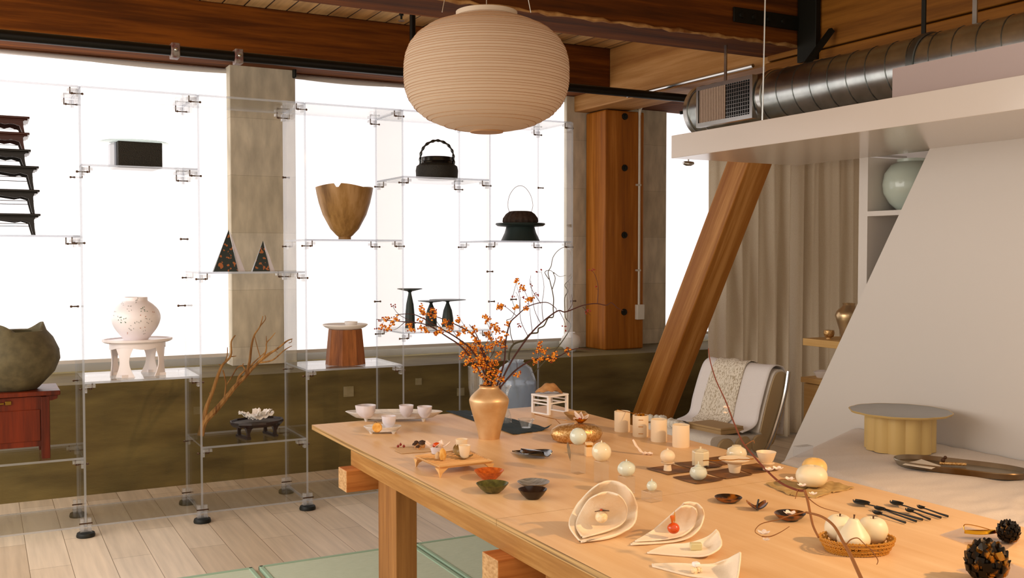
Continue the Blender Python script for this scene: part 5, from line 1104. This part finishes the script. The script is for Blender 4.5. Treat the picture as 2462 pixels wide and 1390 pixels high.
# clear card, gold leaf, cones
for pp, lab in ((((2260,1288),(2322,1268),(2452,1300),(2400,1338)),'thin clear acrylic sheet under the gold petal'),(((2300,1372),(2420,1352),(2470,1372),(2450,1430)),'clear acrylic sheet cut by the lower right corner')):
    c4 = [T(*q_) for q_ in pp]; q = MB(); a = [q.b.verts.new(p+Vector((0,0,.0005))) for p in c4]; b_ = [q.b.verts.new(p+Vector((0,0,.003))) for p in c4]
    q.face(a[::-1]); q.face(b_); [q.face((a[i], a[(i+1)%4], b_[(i+1)%4], b_[i])) for i in range(4)]
    one('acrylic_sheet', q, clear('pale_acrylic_sheet', tint=(.95,.93,.92), haze=.12, rough=.05), lab, 'sheet', smooth=False)
c = T(2356, 1295, TZ+.003); s = mpp(c); t = thing('gold_petal_ornament', 'golden petal with a thin wire loop on the clear sheet', 'ornament', c, YAW-.15)
obj('petal', MB().sheet(lambda u, v: ((u-.5)*70*s, (v-.5)*24*s*math.sin(math.pi*(.04+.92*u)), .012+.010*math.cos((v-.5)*3)+.004*u), 16, 8, .0015), M_GOLD, t)
obj('wire', MB().tube(spline([(-36*s,0,.022),(-34*s,.006,.036),(-10*s,.008,.034),(20*s,.004,.026),(40*s,0,.016)], 5), .0012, 5), M_GOLD, t)
def cone(px, py, r, lab, spikes, seed):
    c = T(px, py, TZ+.002); s = mpp(c); t = thing('gilded_cone', lab, 'cone', c, 0); q = MB(); random.seed(seed); rr_ = r*s
    q.ball((0,0,rr_*.78), rr_*.8, 14, sz=.95)
    obj('core', q, M_DARKBALL, t); q = MB()
    for k in range(spikes):
        zf = 1-2*(k+.5)/spikes; a = k*2.39996; rx = math.sqrt(1-zf*zf); n_ = Vector((rx*math.cos(a), rx*math.sin(a), zf)); u = n_.orthogonal().normalized(); w_ = n_.cross(u); b0 = Vector((0,0,rr_*.8))+n_*rr_*.62
        sc = rr_*.24*random.uniform(.8,1.2); up = Vector((0,0,1)); tip = b0+(n_*.75+up*.35)*rr_*.42
        q.loft([[b0+u*sc, b0+w_*sc, b0-u*sc, b0-w_*sc], [b0+n_*sc*.9+u*sc*.9, b0+n_*sc*.9+w_*sc*.9, b0+n_*sc*.9-u*sc*.9, b0+n_*sc*.9-w_*sc*.9], [tip+u*sc*.15, tip+w_*sc*.15, tip-u*sc*.15, tip-w_*sc*.15]])
    zmin = min(v.co.z for v in q.b.verts)
    for v in q.b.verts: v.co.z = max(v.co.z, 0)
    obj('scales', q, M_DARKBALL, t, ang=30)
cone(2424, 1304, 30, 'smaller black gilded cone on the clear sheet at right edge', 60, 1)
cone(2372, 1398, 56, 'large black and gold cone cut by the lower right corner', 70, 2)
# blossom branch over the table
BD = {}
def bl(pts, r0, r1): sp = spline([dp(x, y, d) for x, y, d in pts], 7); return MB().tube(sp, taper(len(sp), r0*.8, r1*.8), 7)
t = thing('blossoming_branch', 'bare brown branch with few white blossoms crossing the near table', 'branch', (0,0,0))
obj('limb', bl([(2085,1420,1.95),(2070,1390,1.98),(2045,1335,2.03),(2028,1305,2.07),(2005,1265,2.13),(1975,1242,2.18),(1938,1232,2.22)], .0055, .003), M_TWIG2, t)
obj('limb', bl([(1703,838,2.9),(1708,870,2.87),(1722,915,2.8),(1745,965,2.75),(1762,1010,2.7),(1785,1062,2.65),(1815,1100,2.6),(1850,1138,2.55),(1880,1163,2.5),(1915,1178,2.45),(1935,1180,2.42)], .0016, .004), mat('red_brown_twig', '6d2e14', .7), t)
obj('limb', bl([(1935,1180,2.42),(1942,1205,2.35),(1948,1235,2.28),(1955,1265,2.22),(1968,1292,2.18)], .0045, .003), M_TWIG2, t)
for pts in ([(1935,1190,2.4),(1958,1210,2.36),(1980,1222,2.33),(2018,1232,2.3)], [(2033,1312,2.06),(2045,1298,2.06),(2062,1294,2.06),(2075,1305,2.06),(2092,1320,2.06),(2120,1328,2.06)], [(1936,1232,2.22),(1900,1240,2.2),(1870,1250,2.2),(1835,1258,2.2),(1820,1268,2.2),(1816,1280,2.2),(1832,1290,2.2)], [(1832,1290,2.2),(1852,1290,2.2),(1876,1280,2.2),(1898,1266,2.2)], [(1865,1158,2.52),(1880,1153,2.5),(1895,1154,2.5)], [(2092,1320,2.06),(2110,1345,2.06),(2108,1358,2.06)],[(1790,1072,2.64),(1810,1060,2.64),(1814,1066,2.64)],[(1918,1178,2.44),(1914,1192,2.44),(1912,1200,2.44)]):
    obj('twig', bl(pts, .0018, .0009), M_TWIG2, t)
for k, (x, y, d, r) in enumerate(((1746,982,2.75,9),(1744,994,2.75,6),(1850,1132,2.55,11),(1870,1130,2.55,13),(1898,1155,2.5,12),(1928,1170,2.43,11),(1955,1190,2.38,10),(1836,1285,2.2,15),(1842,1300,2.2,9))):
    c = dp(x, y, d); obj('blossom', blossom(MB(), c, r*mpp(c)*1.1, k), M_PETAL, t)

# ================= BENCH =================
bt = thing('covered_bench', 'low bench covered in wrinkled off-white linen along the partition', 'bench', (0,0,0))
c4 = [Vector((3.30,3.50,.6)), Vector((4.24,3.97,.6)), Vector((4.24,.9,.6)), Vector((2.98,.9,.6))]
def wr(x, y): return .006*noise.noise(Vector((x*5, y*12, 1)))+.014*max(0, 1-abs(y-2.35-(x-3.7)*.4)/.32)*noise.noise(Vector((x*6+y*10, y*18-x*9, 2)))
def bf(u, v):
    p = c4[0].lerp(c4[3], v).lerp(c4[1].lerp(c4[2], v), u); e = min(u/.04, 1, v/.03); e = max(0, e)
    return (p.x, p.y, .6-.025*(1-e)**2+wr(p.x, p.y)*e)
obj('linen_cover', MB().sheet(bf, 90, 200, .004), M_BED, bt, ang=180)
q = MB(); q.loft([[Vector((3.31,3.49,z)), Vector((4.23,3.95,z)), Vector((4.23,.9,z)), Vector((2.99,.9,z))] for z in (.02,.575)])
obj('draped_side', q, M_BED, bt, smooth=False)
BZ = .605
def BT(px, py): return T(px, py, BZ)
c = BT(2163, 1080); s = mpp(c); t = thing('lobed_cake_stand', 'grey-topped lobed tray on an ivory scalloped drum base', 'stand', c, R(20)); h = 84*s
sc_ = lambda n, a_: (lambda a, r, z, k: (r*(1+a_*abs(math.sin(a*n/2))), z))
obj('drum', MB().lathe([(0,0),(74*s,0),(74*s,h),(0,h)], 84, wob=sc_(12,.10)), M_DRUMB, t)
obj('tray', MB().lathe([(0,h),(78*s,h),(112*s,h+5*s),(115*s,h+9*s),(114*s,h+10*s),(100*s,h+6*s),(0,h+6*s)], 96, wob=sc_(12,.03)), M_DRUMB, t)
obj('tray_surface', MB().lathe([(0,h+6.5*s),(100*s,h+6.5*s),(113*s,h+9*s),(112*s,h+9.8*s),(100*s,h+7.5*s),(0,h+7.5*s)], 96, wob=sc_(12,.03)), M_DRUMT, t)
a, b_ = BT(2150, 1112), BT(2475, 1152); d = b_-a; c = a.lerp(b_, .5); L_ = d.length/2
t = thing('long_pewter_tray', 'long narrow rounded silver-bronze tray lying on the bench', 'tray', c, math.atan2(d.y, d.x))
q = MB(); 
def ov(k, z, n=64):
    o_ = []
    for i in range(n):
        a = 2*math.pi*i/n; x = math.copysign(abs(math.cos(a))**.55, math.cos(a))*L_*(1-(1-k)*.35); y = math.copysign(abs(math.sin(a))**.9, math.sin(a))*.115*k; o_.append(Vector((x, y, z)))
    return o_
q.loft([ov(.85,0), ov(1,.026), ov(.98,.03), ov(.86,.012), ov(.4,.01)]); obj('body', q, mat('pewter_bronze', 'a39a88', .28, metal=.7, c2='6d4c22', scale=3), t)
c2 = BT(2270, 1126)+Vector((0,0,.018)); t2 = thing('bamboo_scroll', 'small golden bamboo roll tied with dark cord on the silver tray', 'ornament', c2, YAW-.2)
obj('roll', MB().tube([(-.02,0,.004),(.09,-.005,.004)], .007, 10), M_GOLDB, t2); obj('cord_knot', MB().ball((-.005,0,.018), .01, 8).ball((.004,0,.03), .008, 8).tube([(-.012,0,0),(0,0,.025)], .003, 6), M_STEM, t2)
c4b = [T(2170,1117,BZ+.02), T(2215,1104,BZ+.02), T(2262,1120,BZ+.024), T(2240,1128,BZ+.02)]
one('folded_paper', MB().sheet(lambda u, v: c4b[0].lerp(c4b[1], u).lerp(c4b[3].lerp(c4b[2], u), v)+Vector((0,0,.002*math.sin(u*6))), 8, 8, .0015), mat('pale_paper', 'd6cab8', .8), 'folded pale paper lying in the left of the silver tray', 'paper')
# clear acrylic corner on the bench end
c = T(1925, 1098, .6); o = one('acrylic_box', MB().box(-.03,-.02,0,.06,.02,.05), M_ACRB, 'small clear acrylic box on the far left corner of the bench', 'box', smooth=False); o.location = c
# ================= CHAIR =================
ch = thing('lounge_chair', 'off-white channel-padded lounge chair with a chrome side frame', 'chair', (4.22, 5.13, 0), R(4))
# chair faces -X ; local coords
def pad(q, x0, x1, y0, y1, z0, z1, r=.03):
    return q
q = MB(); sp = spline([(-.24,0,.30),(-.29,0,.36),(-.26,0,.43),(0,0,.41),(.20,0,.40),(.24,0,.36),(.22,0,.30)], 6); ring = [(p.x, p.z) for p in sp]
ring = ring+[(.20,.28),(-.22,.28)]
q.loft([[Vector((x, y, z)) for x, z in ring] for y in (-.31,-.30,.30,.31)]); obj('seat_cushion', q, M_DOVE, ch)
bk_ = spline([(.12,0,.42),(.17,0,.58),(.23,0,.74),(.27,0,.80),(.33,0,.81),(.37,0,.76),(.35,0,.66),(.30,0,.5),(.25,0,.34),(.2,0,.32)], 5); ring = [(p.x, p.z) for p in bk_]
q = MB(); q.loft([[Vector((x, y, z)) for x, z in ring] for y in (-.31,-.305,.305,.31)]); obj('back_cushion', q, M_DOVE, ch)
q = MB()
for (xx, rr_) in ((-.17,.075),(-.02,.075),(.12,.07)):
    q.lathe([(0,0),(rr_,0),(rr_*.9,-.012),(0,-.014)], 24, (0,0,0)); 
    n_ = len(q.b.verts)
    vs = list(q.b.verts)[-24*4:]
    for v in vs: v.co = Vector((v.co.x+xx, v.co.z-.312, min(.41, .35+v.co.y*.85)))
obj('side_panel_roll', q, M_TAN, ch)
q = MB(); q.loft([[Vector((x*.94+.018, y, (z-.56)*.95+.56)) for x, z in ring] for y in (-.318,-.309)]); obj('side_panel', q, M_TAN, ch)
for y in (-.335, .335):
    sp = spline([(.36,y,.80),(.33,y,.66),(.27,y,.5),(.18,y,.33),(.02,y,.18),(-.18,y,.07),(-.30,y,0.02)], 7)
    obj('chrome_frame', MB().tube(sp, .014, 8), M_STEEL, ch)
    sp = spline([(-.27,y,.34),(-.1,y,.30),(.1,y,.2),(.24,y,.08),(.30,y,.02)], 7); obj('chrome_leg', MB().tube(sp, .012, 8), M_STEEL, ch)
def thr(y0, y1, off, zend, zback):
    prof = spline([(.0-off,0,.43),(.115-off,0,.46+off),(.155-off,0,.58),(.215-off,0,.74),(.262-off,0,.812+off),(.33,0,.825+off),(.385+off,0,.76),(.365+off,0,zback)], 6); prof = [(p.x, p.z) for p in prof]; n = len(prof)-1
    return lambda u, v: (prof[round(u*n)][0]+.004*math.sin(v*14), y0+(y1-y0)*v+.015*math.sin(u*5+off*50)*(v-.5), prof[round(u*n)][1]+.004*math.sin(v*11+u*3)), n
def placed(o): o.location = ch.location; o.rotation_euler = ch.rotation_euler; return o
f, n = thr(-.29, .33, .006, 0, .38); placed(one('white_throw', MB().sheet(f, n, 20, .006), mat('white_throw_cloth', 'e6dfdc', .95, bump=.4, scale=150), 'plain white cloth draped over the chair back and seat', 'throw', ang=180))
f, n = thr(-.08, .22, .016, 0, .6); placed(one('openwork_throw', MB().sheet(f, n, 20, .005), M_THROW, 'cream openwork knitted throw with fringe over the chair back', 'throw', ang=180))
q = MB(); random.seed(3)
for k in range(26): q.ball((-.24+random.uniform(-.03,.03), .0+k*.013, .455+random.uniform(-.008,.01)), random.uniform(.02,.028), 7)
placed(one('fluffy_garland', q, mat('white_tufts', 'e0d8ca', .95, bump=1, scale=120), 'bundle of fluffy white tufts lying on the chair seat front', 'garland'))
q = MB().box(-.14,-.28,.435,.06,.02,.452).box(-.13,-.27,.453,.05,.01,.468)
bks = thing('flat_box', 'pale wooden lidded box lying on the chair seat', 'box', ch.location, ch.rotation_euler.z)
obj('box_base', MB().box(-.17,-.27,.425,.03,.03,.45), mat('pale_box_wood', 'a98a5e', .6), bks, bevel=.003, smooth=False); obj('box_lid', MB().box(-.168,-.268,.4505,.028,.028,.466), MATS['pale_box_wood'], bks, bevel=.003, smooth=False)
# ================= RIGHT SHELF AND CABINET =================
RX = 4.9
zt_, zb_ = on(1930, 813, 0, RX).z, on(1930, 830, 0, RX).z; ye = on(1930, 820, 0, RX).y
one('wall_shelf', MB().box(RX, 2.4, zb_, RX+.32, ye, zt_), M_ACACIA, 'thick pale wooden shelf holding a gold cup and vase', 'shelf', bevel=.003, smooth=False)
cb = thing('wooden_cabinet', 'pale wooden cabinet with overhanging top below the shelf', 'cabinet', (RX, 0, 0)); zc_ = on(1925, 906, 0, RX).z; yc = on(1925, 950, 0, RX).y
obj('top', MB().box(0, 2.4, zc_-.035, .4, yc, zc_), M_ACACIA, cb, smooth=False); obj('body', MB().box(.02, 2.4, 0, .39, yc-.01, zc_-.042), M_ACACIA, cb, smooth=False)
py = on(1993, 814, 0, RX+.1).y; c = Vector((RX+.1, py, zt_)); s = mpp(c)
lathe_thing('gold_cup', 'small gold hammered footed cup on the wooden shelf', 'cup', c, [(0,0),(7,0),(6,3),(11,7),(13,14),(12,21),(11,21),(12,14),(0,7)], M_GOLDB, 28, part=None)
py = on(2040, 820, 0, RX+.15).y; c = Vector((RX+.15, py, zt_)); s = mpp(c)
lathe_thing('silver_vase', 'tall silver-gold shouldered vase partly hidden by the partition', 'vase', c, [(0,0),(15,0),(20,20),(28,45),(32,60),(28,70),(17,80),(14,85),(16,89),(14,89),(12,84),(0,70)], M_SILV, 44, part=None)
c = Vector((RX+.1, on(1978, 910, 0, RX+.1).y, zc_)); s = mpp(c)
lathe_thing('white_bowl', 'white wavy-rimmed bowl on the pale wooden cabinet', 'bowl', c, [(0,0),(14,0),(18,8),(22,15),(20,15),(0,5)], M_PORC, 28, part=None, wob=lambda a, r, z, k: (r, z+.004*math.sin(a*2)*(k > 2)))
